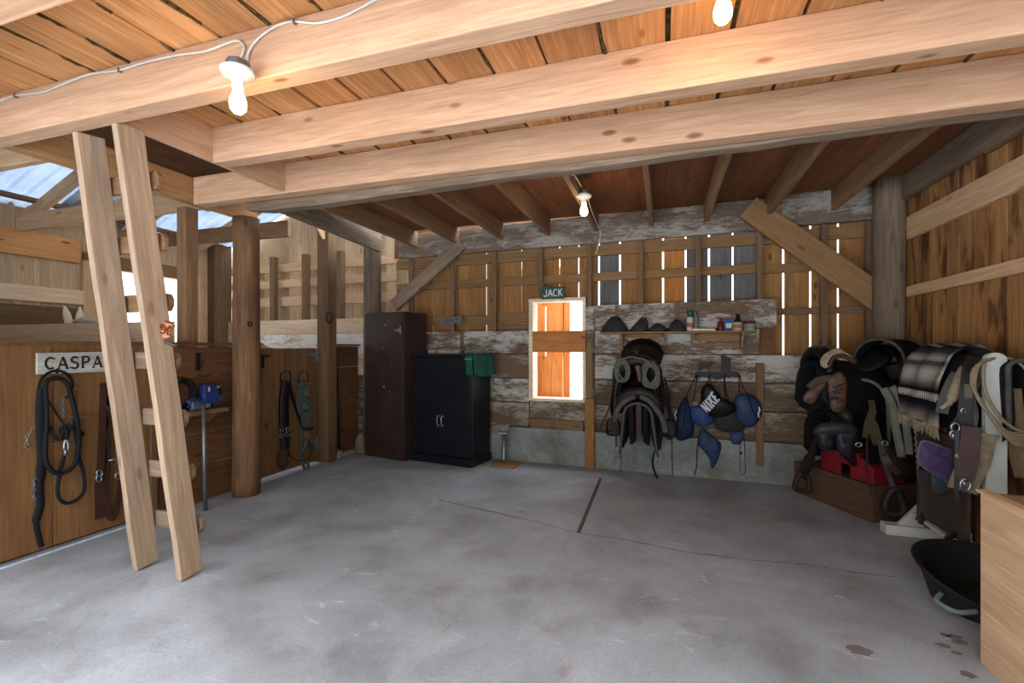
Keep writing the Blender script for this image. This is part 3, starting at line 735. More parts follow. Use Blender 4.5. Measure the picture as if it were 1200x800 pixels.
bulb_lamp(*(at(847,-27,Y=1.90)), 'lit bulb cut off by the top edge of the picture', 1.2)

W = bpy.data.worlds.new('World'); bpy.context.scene.world = W; W.use_nodes = True
nt = W.node_tree; bg = nt.nodes['Background']
tcw = nt.nodes.new('ShaderNodeTexCoord'); sx = nt.nodes.new('ShaderNodeSeparateXYZ'); rp = nt.nodes.new('ShaderNodeValToRGB')
nt.links.new(tcw.outputs['Generated'], sx.inputs[0]); nt.links.new(sx.outputs['Z'], rp.inputs[0]); nt.links.new(rp.outputs[0], bg.inputs[0])
rp.color_ramp.elements[0].color = (.34,.36,.37,1); rp.color_ramp.elements[1].color = (2.1,2.3,2.6,1); rp.color_ramp.elements[1].position = .8; _e = rp.color_ramp.elements.new(.3); _e.color = (.42,.45,.48,1); _e = rp.color_ramp.elements.new(.5); _e.color = (1.0,1.06,1.13,1)
bg.inputs[1].default_value = SKY
sc = bpy.context.scene
sc.view_settings.view_transform = 'Standard'; sc.view_settings.look = 'None'; sc.view_settings.exposure = EXPO; sc.view_settings.gamma = 1; sc.view_settings.use_curve_mapping = False
cd = bpy.data.cameras.new('Camera'); co = bpy.data.objects.new('Camera', cd); C.objects.link(co)
co.location = (0,0,EYE); co.rotation_euler = (PI/2,0,YAW); cd.sensor_width = 36; cd.lens = FP/1200*36; cd.shift_y = 7.5/1200; cd.clip_start = .02
sc.camera = co
sc.cycles.max_bounces = 10; sc.cycles.diffuse_bounces = 6; sc.cycles.use_denoising = True
sc.cycles.sample_clamp_indirect = 4
# ---------------------------------------------------------------- materials for the small things
L_dark = plain('dark_brown_leather', (34,24,20), .55, var=.4, sc=9)
L_brown = plain('chestnut_leather', (70,42,30), .55, var=.35, sc=9)
L_tan = plain('tan_tooled_leather', (104,72,56), .5, var=.35, sc=22, c2=(62,40,32))
L_black = plain('black_leather', (20,19,20), .45, var=.4, sc=8)
F_black = plain('black_felt', (15,15,17), .95, var=.4, sc=20)
F_fleece = plain('cream_fleece', (172,152,124), 1, var=.35, sc=30, bump=.01)
F_grey = plain('grey_felt', (84,82,78), .95, var=.35, sc=18)
F_edge = plain('pale_grey_binding', (112,110,96), .9, var=.25)
N_navy = plain('navy_nylon', (28,42,74), .6, var=.35, sc=7)
N_blue = plain('blue_nylon', (44,68,120), .6, var=.35, sc=7)
N_slate = plain('slate_blue_nylon', (46,62,96), .6, var=.35, sc=7)
N_mesh = plain('dark_mesh_cloth', (48,50,50), .8, var=.4, sc=30)
N_black = plain('black_nylon', (14,14,16), .5, var=.4, sc=7)
M_white_ink = plain('white_print', (216,218,222), .7, var=.1)
M_green = plain('sign_green', (36,78,58), .6, var=.2, sc=5)
M_dkink = plain('dark_paint', (34,36,38), .7, var=.1)
R_rope = plain('grey_green_rope', (104,106,90), .95, var=.35, sc=40, bump=.004)
R_lariat = plain('stiff_tan_rope', (150,132,104), .8, var=.3, sc=40)
R_black = plain('black_rope', (16,17,20), .8, var=.3, sc=40)
M_red = plain('red_plastic', (140,28,38), .45, var=.2, sc=4)
M_whitepaint = plain('worn_white_paint', (206,206,194), .6, var=.18, sc=5)
M_greencloth = plain('green_cloth', (22,84,66), .85, var=.3, sc=9)
M_purple = plain('purple_quilting', (88,70,112), .85, var=.2, sc=10)
M_teal = plain('slate_teal_cloth', (62,78,88), .9, var=.2, sc=10)

# ---------------------------------------------------------------- lettering drawn as strokes
def arc(cx, cy, rx, ry, a0, a1, n=12): return [(cx+rx*math.cos(math.radians(a0+(a1-a0)*k/n)), cy+ry*math.sin(math.radians(a0+(a1-a0)*k/n))) for k in range(n+1)]
GL = {'C':[arc(.42,.5,.36,.46,50,310)], 'A':[[(.02,0),(.38,1)],[(.38,1),(.76,0)],[(.14,.34),(.62,.34)]],
 'S':[arc(.36,.74,.27,.24,40,270,9)+arc(.36,.25,.28,.25,90,-140,9)], 'P':[[(.1,0),(.1,1)],[(.1,.97)]+arc(.34,.74,.3,.25,80,-80,9)+[(.1,.47)]],
 'R':[[(.1,0),(.1,1)],[(.1,.97)]+arc(.34,.74,.28,.25,80,-80,9)+[(.1,.47)],[(.32,.47),(.7,0)]],
 'J':[[(.5,1),(.5,.3)]+arc(.27,.28,.23,.27,0,-170,8)], 'K':[[(.1,0),(.1,1)],[(.66,1),(.12,.42)],[(.26,.56),(.72,0)]],
 'N':[[(.08,0),(.08,1)],[(.08,1),(.62,0)],[(.62,0),(.62,1)]], 'I':[[(.2,0),(.2,1)]], 'E':[[(.1,0),(.1,1)],[(.1,.96),(.6,.96)],[(.1,.5),(.52,.5)],[(.1,.04),(.6,.04)]]}
WD = {'I':.42,'S':.74,'J':.68,'E':.7}
def letters(text, o, xd, yd, nd, h, mat, parent, name='lettering', wt=.13, gap=.14, serif=None, sx=1.0, thin=.55):
    o, xd, yd, nd = V(o), V(xd).normalized(), V(yd).normalized(), V(nd).normalized(); cx = 0; m = MB()
    P = lambda x, y: o+xd*(x*h*sx)+yd*(y*h)
    for ch in text:
        if ch in GL:
            for j, st in enumerate(GL[ch]):
                w = wt*h*(thin if (serif and ch in 'AN' and j == 0) else 1)
                m.ribbon([P(cx+x, y) for x, y in st], w, .003, nd)
            if serif:
                for x, y in serif.get(ch, ()): m.ribbon([P(cx+x-.13, y), P(cx+x+.13, y)], .10*h, .0035, nd)
        cx += WD.get(ch,.8)+gap
    q = m.build(name, mat, parent)
    if parent: world_child(q)
    return q
SER = {'A':[(.02,0.03),(.76,.03)],'P':[(.1,.03),(.06,.97)],'R':[(.1,.03),(.72,.03)],'C':[(.68,.86)],'S':[(.56,.9),(.1,.08)]}

def wt_(name, label, cat, p, group=None): return thing(name, label, cat, tuple(p), group=group)
UP = V((0,0,1)); WN = V((-.052,-1,0)).normalized(); XW = V((1,-.052,0)).normalized()

# signs
p = at(647.5,342.5,W=.03)
t = wt_('name_sign','small green sign with white letters JACK above the little window','sign',at(647.5,350,W=.02))
a, b, c, d = at(634,337,W=.035), at(661,335.5,W=.035), at(661,349.5,W=.035), at(634.5,350.5,W=.035)
world_child(MB().prism([a,b,c,d],(0,.02,0)).build('board', M_green, t, bevel=.002))
letters('JACK', at(637.2,347.6,W=.037), (b-a), UP, WN, .082, M_white_ink, t, wt=.14, gap=.10, sx=.82)
t = wt_('name_sign','long weathered sign reading CASPAR, partly behind the ladder','sign',at(44,438,X=PX+.02))
PXs = PX+.03
a, b, c, d = at(44,413.5,X=PXs), at(141,411.5,X=PXs), at(141,434.5,X=PXs), at(44,438.5,X=PXs)
M_signw = wood('sign_grey_wood', (150,146,134), (196,192,180), 'y', 0, .2, vary=.02)
world_child(MB().prism([a,b,c,d],(-.022,0,0)).build('board', M_signw, t, bevel=.002))
xd = V((0,1,0)); hL = .080; a0 = at(52.5,433,X=PXs)+V((.002,0,0))
yl = at(133,434,X=PXs).y-a0.y
letters('CASPAR', a0, V((0,1,.01)), UP, (1,0,0), hL, M_dkink, t, wt=.16, gap=.2, serif=SER, sx=yl/(hL*6.0)*1.03)
t = wt_('name_sign','little tilted grey sign on the rail above the whitewashed boards','sign',at(528,380,W=.02))
a, b, c, d = at(517,374.5,W=.02), at(540,369.5,W=.02), at(542,376.5,W=.02), at(518.5,381.5,W=.02)
world_child(MB().prism([a,b,c,d],(0,.02,0)).build('board', plain('grey_slate',(112,108,104),.7), t, bevel=.002))
m = MB()
xx = (b-a).normalized(); dn = (d-a)
for k in range(7):
    q = a+(b-a)*(.1+.12*k)+dn*.28+WN*.002; m.ribbon([q, q+dn*.45+xx*.01*(k%2)], .006, .002, WN)
    if k%2: m.ribbon([q+dn*.2, q+dn*.2+xx*.02], .006, .002, WN)
world_child(m.build('lettering', M_dkink, t))

# ---------------------------------------------------------------- wall shelf with hats and grooming things
zs = at(795,388,W=.19).z
t = wt_('wall_shelf','narrow brown wall shelf holding dark hats and bottles','shelf',at(795,415,W=.0))
xa, xb = at(703,388,W=.18).x, at(888,388,W=.18).x
def wbox(m, x0, x1, w0, w1, z0, z1): return m.prism([bw(x0,w0,z0),bw(x1,w0,z0),bw(x1,w0,z1),bw(x0,w0,z1)],(0,w0-w1,0))
world_child(wbox(MB(),xa,xb,.19,.001,zs-.018,zs).build('shelf_board', W_rail, t, bevel=.003))
for u, zb in ((728.5,zs-.21),(779,zs-.15),(812,zs-.17),(870,zs-.16)):
    x = at(u,0,W=.1).x; m = MB(); m.prism([bw(x-.012,.001,zs-.018),bw(x-.012,.16,zs-.018),bw(x-.012,.13,zs-.06),bw(x-.012,.06,zb),bw(x-.012,.001,zb)],(.024,0,0)); world_child(m.build('bracket', W_joist, t))
for ua, ub, z1, z0 in ((729,777,zs-.02,zs-.06),(813,868,zs-.02,zs-.09),(813,868,zs-.125,zs-.16)):
    world_child(wbox(MB(),at(ua,0,W=.03).x,at(ub,0,W=.03).x,.025,.001,z0,z1).build('cross_rail', W_rail, t))
zt_ = zs+.001
def on_shelf(u, w=.10): 
    p = at(u, 387, W=w); p.z = zt_; return p
M_hat = plain('charcoal_cloth', (44,44,44), .8, var=.4, sc=9)
hl = ['dark folded cap at the left end of the wall shelf','dark pointed cap, second on the wall shelf','low dark cloth bundle, third on the wall shelf','dark soft bag beside the green-topped bottle']
for i, (u0, u1, top, shape) in enumerate(((705,736,373,0),(738,759,373,1),(760,781,380,2),(782,804,376,3))):
    c = on_shelf((u0+u1)/2); r = (at(u1,387,W=.1).x-at(u0,387,W=.1).x)/2; h = at(u0,top,W=.1).z-zt_
    m = MB(); rings = []
    for k, (s_, zz) in enumerate(((.96,0),(1.0,.12),(.92,.35),(.74,.62),(.48,.85),(.22,1.0))):
        ring = []
        for j in range(18):
            a = 2*PI*j/18; rr = s_*(1+.12*mnoise.noise(V((math.cos(a)*1.7+i*5, math.sin(a)*1.7, zz*2))))
            off = (r*.5*zz if shape == 1 else (-r*.0))
            ring.append(V((r*rr*math.cos(a)+off, .075*rr*math.sin(a), h*zz*(1+.15*math.sin(3*a+i)*zz))))
        rings.append(ring)
    m.loft(rings)
    o = thing('cap' if i < 2 else 'cloth_bag', hl[i], 'hat' if i < 2 else 'bag', tuple(c))
    m.build('crown' if i < 2 else 'pouch', M_hat, o, smooth=True)
    b = MB()
    if i < 2:
        sgn = -1
        b.loft([[V((sgn*r*(.75+.3*q)+0*y, y*.07*(1-.4*q), .014-.008*q+dz)) for y, dz in ((-1,-.003),(1,-.003),(1,.003),(-1,.003))] for q in (0,.5,1.0)]); b.build('brim', M_hat, o)
    else:
        b.tube(spline([(-r*.7,-.06,h*.55),(0,-.07,h*1.05),(r*.7,-.06,h*.6)],6), .006); b.build('strap', N_black, o, smooth=True)
# bottles and jars
def bottle(u, w, label, cat, prof, mat, capprof=None, capmat=None, name='bottle', band=None, extra=None):
    o = thing(name, label, cat, tuple(on_shelf(u,w)))
    MB().lathe(prof, n=20).build('body', mat, o, smooth=True)
    if capprof: MB().lathe(capprof, n=16).build('cap' if name == 'bottle' else 'lid', capmat, o, smooth=True)
    if band: MB().lathe(band[0], n=20).build('label_band', band[1], o, smooth=True)
    if extra: extra(o)
    return o
pw = plain('white_plastic',(200,200,190),.4,var=.1); pg = plain('green_plastic',(30,88,58),.4); pr = plain('dark_red_plastic',(112,28,30),.4); pbk = plain('black_plastic',(20,20,24),.35)
pclear = plain('grey_translucent_plastic',(120,124,116),.3); pbl = plain('blue_card',(44,86,140),.6); pcream = plain('cream_plastic',(176,166,148),.45); porange = plain('orange_print',(176,92,40),.5); pgrn2=plain('pale_green_print',(110,140,104),.5)
bottle(808.5,.12,'white bottle with green top and orange label on the wall shelf','bottle',[(0,0),(.032,0),(.034,.01),(.034,.13),(.02,.15),(0,.15)],pw,[(0,.15),(.026,.15),(.028,.2),(.02,.215),(0,.215)],pg,band=([(.0345,.04),(.0352,.042),(.0352,.085),(.0345,.087)],porange))
bottle(815.5,.08,'grey see-through bottle behind the green-topped bottle','bottle',[(0,0),(.03,0),(.032,.02),(.03,.12),(.014,.15),(.014,.18),(0,.18)],pclear,[(0,.18),(.016,.18),(.016,.195),(0,.195)],pclear)
def trig(o):
    MB().prism([(-.028,-.012,.12),(.02,-.012,.12),(.026,-.012,.135),(-.045,-.012,.145),(-.045,-.012,.13)],(0,.024,0)).build('trigger_head', pr, o)
bottle(844.5,.11,'dark red trigger spray bottle on the wall shelf','bottle',[(0,0),(.03,0),(.032,.01),(.03,.075),(.013,.105),(.013,.125),(0,.125)],pr,None,None,extra=trig)
o = thing('carton','small blue carton beside the red spray bottle','box',tuple(on_shelf(854,.10)))
MB().box((-.045,-.03,0),(.045,.03,.115)).build('box_body', pbl, o, bevel=.003); MB().box((-.03,-.0315,.03),(.03,-.03,.075)).build('label_panel', pw, o); MB().box((-.045,-.03,.115),(.0,.03,.118)).build('flap', pbl, o)
bottle(864.5,.06,'black-topped dark bottle standing behind the jars','bottle',[(0,0),(.035,0),(.035,.1),(.016,.125),(.016,.15),(0,.15)],pbk,[(0,.15),(.018,.15),(.018,.17),(0,.17)],pbk)
bottle(864,.14,'cream jar with an orange label in front of the dark bottle','jar',[(0,0),(.048,0),(.05,.01),(.05,.06),(0,.06)],pcream,[(0,.06),(.05,.06),(.05,.078),(.044,.084),(0,.084)],pcream,name='jar',band=([(.0505,.02),(.0512,.022),(.0512,.045),(.0505,.047)],porange))
bottle(878.5,.11,'round jar with a dark red lid at the right end of the shelf','jar',[(0,0),(.052,0),(.055,.01),(.055,.065),(0,.065)],pcream,[(0,.065),(.056,.065),(.056,.088),(.05,.094),(0,.094)],pr,name='jar',band=([(.0555,.015),(.0562,.018),(.0562,.05),(.0555,.052)],pgrn2))
a = on_shelf(811,.16); b = on_shelf(838,.16)
meta(plank('wood_slat', a+V((0,0,.012)), b+V((0,0,.012)), .022, .06, W_light), 'pale flat stick lying on the wall shelf', 'stick')

# ---------------------------------------------------------------- horse plaque with hooks and the bags on it
def Q(x, y, w=.02): return at(780+x/5, 400+y/5, W=w)
t = wt_('hook_rack','black iron hook rack cut as a horse and barn','hook rack',Q(300,225,.01))
m = MB(); sc_ = [Q(x,y,.012) for x,y in [(170,185),(180,177),(325,177),(420,177),(432,188),(430,210),(405,212),(390,205),(370,214),(345,208),(325,222),(290,222),(265,208),(240,212),(215,207),(200,212),(175,212)]]
m.prism(sc_,(0,.005,0)); world_child(m.build('back_bar', M_black, t))
m = MB(); m.prism([Q(x,y,.014) for x,y in [(325,75),(383,98),(383,180),(325,180)]],(0,.005,0)); world_child(m.build('barn_shape', M_black, t))
m = MB(); m.prism([Q(x,y,.014) for x,y in [(196,176),(192,150),(190,135),(200,122),(250,124),(266,114),(283,124),(285,138),(272,134),(262,148),(260,158),(262,176),(252,176),(250,156),(215,156),(210,176),(204,176),(204,158)]],(0,.004,0)); world_child(m.build('horse_shape', M_black, t))
for x in (180,260,345,432):
    c = Q(x,205,.012); world_child(MB().tube(spline([c+V((0,0,.02)),c+WN*.03,c+WN*.05+V((0,0,-.015)),c+WN*.07+V((0,0,.01))],5),.005).build('hook', M_black, t, smooth=True))
def bag(name, label, cat, outl, mat, w=.04, thick=.055, straps=(), parts=(), back=.35, rough=.012):
    pts = [Q(x,y,w) for x,y in outl]; pts = spline(pts, 4, closed=True)
    zmin = min(p.z for p in pts); c = sum(pts, V())/len(pts)
    o = thing(name, label, cat, (c.x,c.y,zmin))
    world_child(MB().pillow(pts, WN, thick, back, 6, rough, seed=outl[0][0]).build('pouch', mat, o, smooth=True))
    for s_ in straps:
        P = [Q(x,y,w+(q if q else .03)) for x,y,q in s_]
        world_child(MB().tube(spline(P,5), .005, 6).build('drawstring', R_black, o, smooth=True))
    for n_, ol, mt in parts:
        P = [Q(x,y,w+thick+.004) for x,y in ol]
        world_child(MB().prism(P, WN*.003).build(n_, mt, o))
    return o
bag('drawstring_bag','navy drawstring bag hanging leftmost on the hook rack','bag',[(118,325),(140,375),(165,480),(158,550),(88,583),(48,548),(36,490),(70,400)],N_navy,.05,.06,
    straps=[[(176,200,.03),(150,260,.03),(118,330,.02)],[(184,205,.03),(172,300,.04),(150,375,.05)],[(120,340,.06),(108,440,.075),(112,500,.07)]])
letters('S', Q(45,505,.125), XW, UP, WN, .05, M_white_ink, None) if False else None
q = bpy.data.objects['drawstring_bag']; m = MB()
m.ribbon(spline([Q(66,405,.075),Q(55,430,.082),Q(62,450,.09),Q(50,475,.088),Q(58,490,.095),Q(47,512,.09)],4), .014, .003, WN); world_child(m.build('white_mark', M_white_ink, q))
bag('cap','blue rounded cap hanging behind the black bag','cap',[(145,385),(180,375),(250,380),(285,420),(282,465),(250,492),(200,495),(160,470),(140,420)],N_blue,.04,.06,straps=[[(256,205,.03),(215,330,.02),(185,385,.02)]])
bag('fly_mask','dark mesh fly mask hanging below the black bag','fly mask',[(310,415),(360,400),(430,430),(462,500),(440,530),(330,528),(282,480)],N_mesh,.05,.05,straps=[[(345,205,.04),(352,320,.04),(380,420,.04)]])
bag('saddle_cloth','small blue cloth tied under the mesh fly mask','cloth',[(385,533),(440,530),(462,540),(440,598),(410,602),(386,590)],N_blue,.04,.025)
bag('drawstring_bag','slate blue drawstring bag hanging rightmost on the hook rack','bag',[(410,320),(460,305),(520,320),(560,370),(558,440),(520,492),(475,500),(425,460),(405,390)],N_slate,.05,.075,
    straps=[[(432,205,.03),(432,260,.03),(432,310,.03)],[(436,205,.04),(455,270,.04),(480,310,.05)],[(480,310,.09),(500,380,.1),(535,440,.085)]])
m = MB(); m.ribbon(spline([Q(546,385,.10),Q(552,405,.095),Q(543,420,.10),Q(547,445,.095)],4), .012, .003, WN); q = bpy.data.objects['drawstring_bag.001']; world_child(m.build('white_mark', M_white_ink, q))
bag('drawstring_bag','black drawstring bag with big white letters in the middle of the rack','bag',[(212,275),(235,250),(275,258),(330,330),(385,352),(405,395),(380,425),(330,442),(265,442),(215,372),(205,320)],N_black,.11,.06,
    straps=[[(258,200,-.03),(262,225,-.01),(262,255,.0)],[(345,200,-.04),(352,270,-.01),(372,350,.02)],[(340,205,-.04),(345,280,-.01),(350,345,.02)]])
q = bpy.data.objects['drawstring_bag.002']
o_ = Q(272,437,.185); xdir = (Q(226,345,.175)-Q(272,437,.175)); 
xdir = Q(222,322,.185)-Q(262,432,.185); ydir = Q(300,405,.185)-Q(258,425,.185)
# letters run up the bag, standing towards the right
o_ = Q(262,434,.182)
bag_n = V(WN)
mbN = MB(); LET = []
def proj_letters():
    o_, xe, ye = at(829.5,484.5,W=.16), at(829.5+14,484.5-16.5,W=.16), at(829.5-8.4,484.5-9.8,W=.16)
    import types
    oo = letters('NIKE', o_, xe-o_, ye-o_, WN, (ye-o_).length, M_white_ink, None, wt=.17, gap=.12, sx=(xe-o_).length/(ye-o_).length/3.0, name='letters')
    return oo
oo = proj_letters(); pouch = [c for c in q.children if c.name.startswith('pouch')][0]
from mathutils.bvhtree import BVHTree as _B
_b = _B.FromPolygons([v.co.copy() for v in pouch.data.vertices],[tuple(p.vertices) for p in pouch.data.polygons])
for v in oo.data.vertices:
    h_ = _b.ray_cast(v.co+WN*.4, -WN)
    if h_[0] is not None: v.co = h_[0]+WN*.003
oo.parent = q; world_child(oo)
bag('fly_mask','blue cloth mask hanging lowest below the hook rack','fly mask',[(212,505),(245,530),(290,565),(326,600),(318,660),(285,735),(265,742),(262,700),(225,645),(188,600),(192,550)],N_slate,.03,.05,straps=[[(188,600,.02),(184,660,.015),(180,740,.01),(166,788,.01)]])
t = wt_('lead_chain','thin chain and cord loop hanging beside the right blue bag','chain',Q(450,780,.03))
world_child(MB().tube(spline([Q(438,560,.04),Q(436,650,.03),Q(436,750,.03),Q(448,780,.03),Q(466,760,.03),Q(464,660,.03),Q(464,570,.04)],6),.0035,6).build('cord', R_black, t, smooth=True))
world_child(MB().lathe([(0,0),(.01,0),(.012,.012),(.01,.024),(0,.024)],Q(443,660,.035),10).build('clasp', M_black, t))
t = wt_('cord','thin dark cord hanging down to the concrete right of the saddles','cord',Q(40,780,.02))
world_child(MB().tube(spline([Q(30,420,.04),Q(36,560,.04),Q(38,680,.06),Q(42,785,.06)],6),.004,6).build('line', R_black, t, smooth=True))

# ---------------------------------------------------------------- saddles
def xsec(R, drop, s, flare=.12):
    """arc over the back then down the side, s in -1..1"""
    a = abs(s); sg = 1 if s >= 0 else -1; A = math.radians(72)
    if a < .42: t = a/.42*A; return sg*R*math.sin(t), R*math.cos(t)-R
    y0, z0 = R*math.sin(A), R*math.cos(A)-R; q = (a-.42)/.58*drop
    return sg*(y0+q*flare), z0-q
def drape(R, drop, x0, x1, th, n=26, nx=9, flare=.12, roundness=.35, off=0, wave=.0, seed=0, pw_=4):
    m = MB(); rings = []
    for k in range(nx+1):
        f = -1+2*k/nx; x = (x0+x1)/2+f*(x1-x0)/2; dr = drop*(1-roundness*abs(f)**pw_)
        top = []; bot = []
        for i in range(n+1):
            s = -1+2*i/n; y, z = xsec(R+off, dr, s, flare); y2, z2 = xsec(R+off-th, dr, s, flare)
            w = wave*mnoise.noise(V((x*7+seed, s*3, 1)))*abs(s)
            top.append(V((x, y+(w if y > 0 else -w), z+off))); bot.append(V((x, y2+(w if y > 0 else -w), z2+off-th*.0-(th if abs(s) < .42 else 0)*0)))
        rings.append(top+bot[::-1])
    return m.loft(rings)
def saddle(name, label, loc, yaw, pitch=0, roll=0, R=.19, drop=.34, L=.62, fend=.42, M0=L_dark, M1=L_brown, ML=F_fleece, horn=True, stirrups=(1,1), scale=1.0, swing=(0,0), cat='saddle'):
    t = thing(name, label, cat, loc, (roll, pitch, yaw)); t.scale = (scale,)*3; bpy.context.view_layer.update()
    drape(R, drop*1.04, -L*.52, L*.50, .03, off=-.004, wave=.02).build('lining', ML, t, smooth=True)
    drape(R+.008, drop, -L*.5, L*.47, .014, off=.008, wave=.012).build('skirt', M0, t, smooth=True)
    m = MB(); rings = []
    for k in range(13):
        x = -.27+.48*k/12; f = k/12; hw = .20-.07*f+.02*math.cos(f*6); h = .035+.12*max(0,(.35-f)/.35)**1.6+.07*max(0,(f-.72)/.28)**1.3
        top = []; bot = []
        for i in range(13):
            s = -1+2*i/12; top.append(V((x, hw*s, h-.09*s*s+(.02*(1-s*s))))); bot.append(V((x, hw*s*.98, h-.09*s*s-.03)))
        rings.append(top+bot[::-1])
    m.loft(rings).build('seat', M1, t, smooth=True)
    m = MB(); rings = []
    for k in range(19):
        a = math.radians(-88+176*k/18); ro, ri = (.21,.155), (.09,.05)
        P = lambda r_, x: V((x, r_[0]*math.sin(a), .0+r_[1]*math.cos(a)+(.04 if r_ is ro else 0)))
        rings.append([P(ro,-.335),P((.222,.165),-.32),P(ro,-.295),P(ri,-.255),P(ri,-.29)])
    m.loft(rings).build('cantle', M0, t, smooth=True)
    m = MB(); m.tube(spline([(.19,-.20,-.13),(.20,-.17,-.02),(.205,-.10,.06),(.21,0,.085),(.205,.10,.06),(.20,.17,-.02),(.19,.20,-.13)],5), [.035]+[.045]*4+[.058]*22+[.045]*3+[.035], 10); m.build('fork', M0, t, smooth=True)
    if horn:
        m = MB(); m.tube([(.215,0,.09),(.235,0,.15),(.245,0,.185)], [.03,.02,.02], 12); m.build('horn', M0, t, smooth=True)
        hc = MB().lathe([(0,.02),(.03,.018),(.044,.008),(.045,-.004),(.03,-.012),(0,-.012)], (0,0,0), 18, Matrix.Rotation(.25,3,'Y')); hc.xf(Matrix.Translation((.25,0,.195))); hc.build('horn_cap', M1, t, smooth=True)
    for j, sg in enumerate((-1,1)):
        if not stirrups[j]: continue
        sw_ = swing[j]; yb = sg*(R+.05); z0 = -.14
        rings = []
        for k in range(9):
            f = k/8; w = .045+.05*math.sin(PI*min(1,f*1.15)) if f < .8 else .04; x = .02+sw_*f; y = yb+sg*.05*math.sin(f*2.2); z = z0-fend*f
            rings.append([V((x-w,y-.005,z)),V((x+w,y-.005,z)),V((x+w,y+.005,z)),V((x-w,y+.005,z))])
        fe = MB().loft(rings).build('fender', M0, t, smooth=False, bevel=.003)
        cx, cy, cz = .02+sw_, yb+sg*.05*math.sin(2.2), z0-fend
        m = MB(); pr_ = [(cx, cy-.045, cz),(cx,cy-.062,cz-.06),(cx,cy-.068,cz-.13),(cx,cy-.05,cz-.165),(cx,cy+.05,cz-.165),(cx,cy+.068,cz-.13),(cx,cy+.062,cz-.06),(cx,cy+.045,cz)]
        m.tube(spline(pr_,4,closed=True), .030, 8, closed=True, flat=.3, normal=(0,1,.3)); m.build('stirrup', M1, fe, smooth=True)
    return t
# two saddles on racks on the back wall
FY = -PI/2-.05        # nose into the room
def wrack(label, x, z):
    t = thing('saddle_rack', label, 'rack', tuple(bw(x,.0,z-.09)))
    world_child(wbox(MB(),x-.045,x+.045,.55,.002,z-.03,z+.0).build('arm', W_joist, t, bevel=.003)); world_child(wbox(MB(),x-.06,x+.06,.025,.001,z-.2,z+.02).build('wall_plate', W_joist, t))
    m = MB(); m.prism([bw(x-.015,.03,z-.19),bw(x-.015,.30,z-.03),bw(x-.015,.03,z-.03)],(.03,0,0)); world_child(m.build('brace', W_joist, t))
sx = at(750,0,W=.3).x
wrack('wooden arm on the back wall under the upper hung saddle', sx, 1.20); wrack('wooden arm on the back wall under the lower hung saddle', sx, .90) if False else wrack('wooden arm on the back wall under the lower hung saddle', sx+.01, .83)
saddle('western_saddle','upper dark western saddle on the back wall with rope coils on its horn',tuple(bw(sx,.37,1.19)),FY,.22,0,R=.19,drop=.2,L=.56,fend=.46,M0=L_dark,M1=L_dark,ML=F_black,swing=(.04,-.02),scale=1.0)
saddle('western_saddle','lower dark western saddle on the back wall, its grey-lined arch facing out',tuple(bw(sx+.01,.36,.865)),FY,.15,0,R=.14,drop=.42,L=.58,fend=.36,M0=L_dark,M1=L_brown,ML=F_black,horn=False,stirrups=(0,0),scale=1.0)
s2 = bpy.data.objects['western_saddle.001']
m = MB(); P = []
for i in range(27):
    y, z = xsec(.135,.42,-1+2*i/26,.12); P.append(V((.31,y*1.0,z)))
m.tube(P, .013, 8); m.build('grey_edge', F_grey, s2, smooth=True)
m = MB(); m.ribbon(spline([(.29,-.02,.06),(.31,-.10,.03),(.31,-.19,-.07),(.30,-.23,-.20)],5), .045,.012,(1,0,0)); m.build('billet', F_grey, s2, smooth=True)
m = MB(); m.ribbon(spline([(.29,.02,.06),(.31,.10,.03),(.31,.17,-.05),(.30,.23,-.16),(.29,.25,-.28)],5), .045,.012,(1,0,0)); m.build('billet', F_grey, s2, smooth=True)
drape(.10,.40,.0,.27,.05,flare=-.02).build('inner_panel', F_black, s2, smooth=True)
MB().box((.05,-.03,-.36),(.24,.03,-.02)).build('tree_bar', L_brown, s2, bevel=.01)
# rope coils on the horn
t = wt_('rope','grey-green rope coils draped over the horn of the upper hung saddle','rope',at(750,455,W=.57))
def S(x, y, w=.68): return at(695+x*.2252, 380+y*.225, W=w)
for cxx, cyy, rx, ry, n_ in ((150,240,42,58,9),(300,262,50,62,10)):
    m = MB()
    for k in range(n_):
        f = random.uniform(.72,1.0); ox_, oy_, tw_ = random.uniform(-9,9), random.uniform(-8,8), random.uniform(-.5,.5); pts = [S(cxx+ox_+rx*.85*f*math.cos(a)+tw_*ry*.4*math.sin(a), cyy+oy_+ry*f*math.sin(a)*1.05, .655+.012*(k%3)+.01*math.sin(3*a)) for a in [2*PI*j/26 for j in range(26)]]
        m.tube(pts, .0095, 6, closed=True)
    world_child(m.build('coil', R_rope, t, smooth=True))
world_child(MB().tube(spline([S(105,240),S(140,190,.70),S(190,170,.71),S(230,175,.71),S(280,190,.70),S(340,250)],5),.009,6).build('bight', R_rope, t, smooth=True))
world_child(MB().tube(spline([S(230,215,.70),S(240,255,.70),S(242,295,.69)],5),[.028]*4+[.024]*4+[.02]*3,8).build('wrap', L_tan, t, smooth=True))
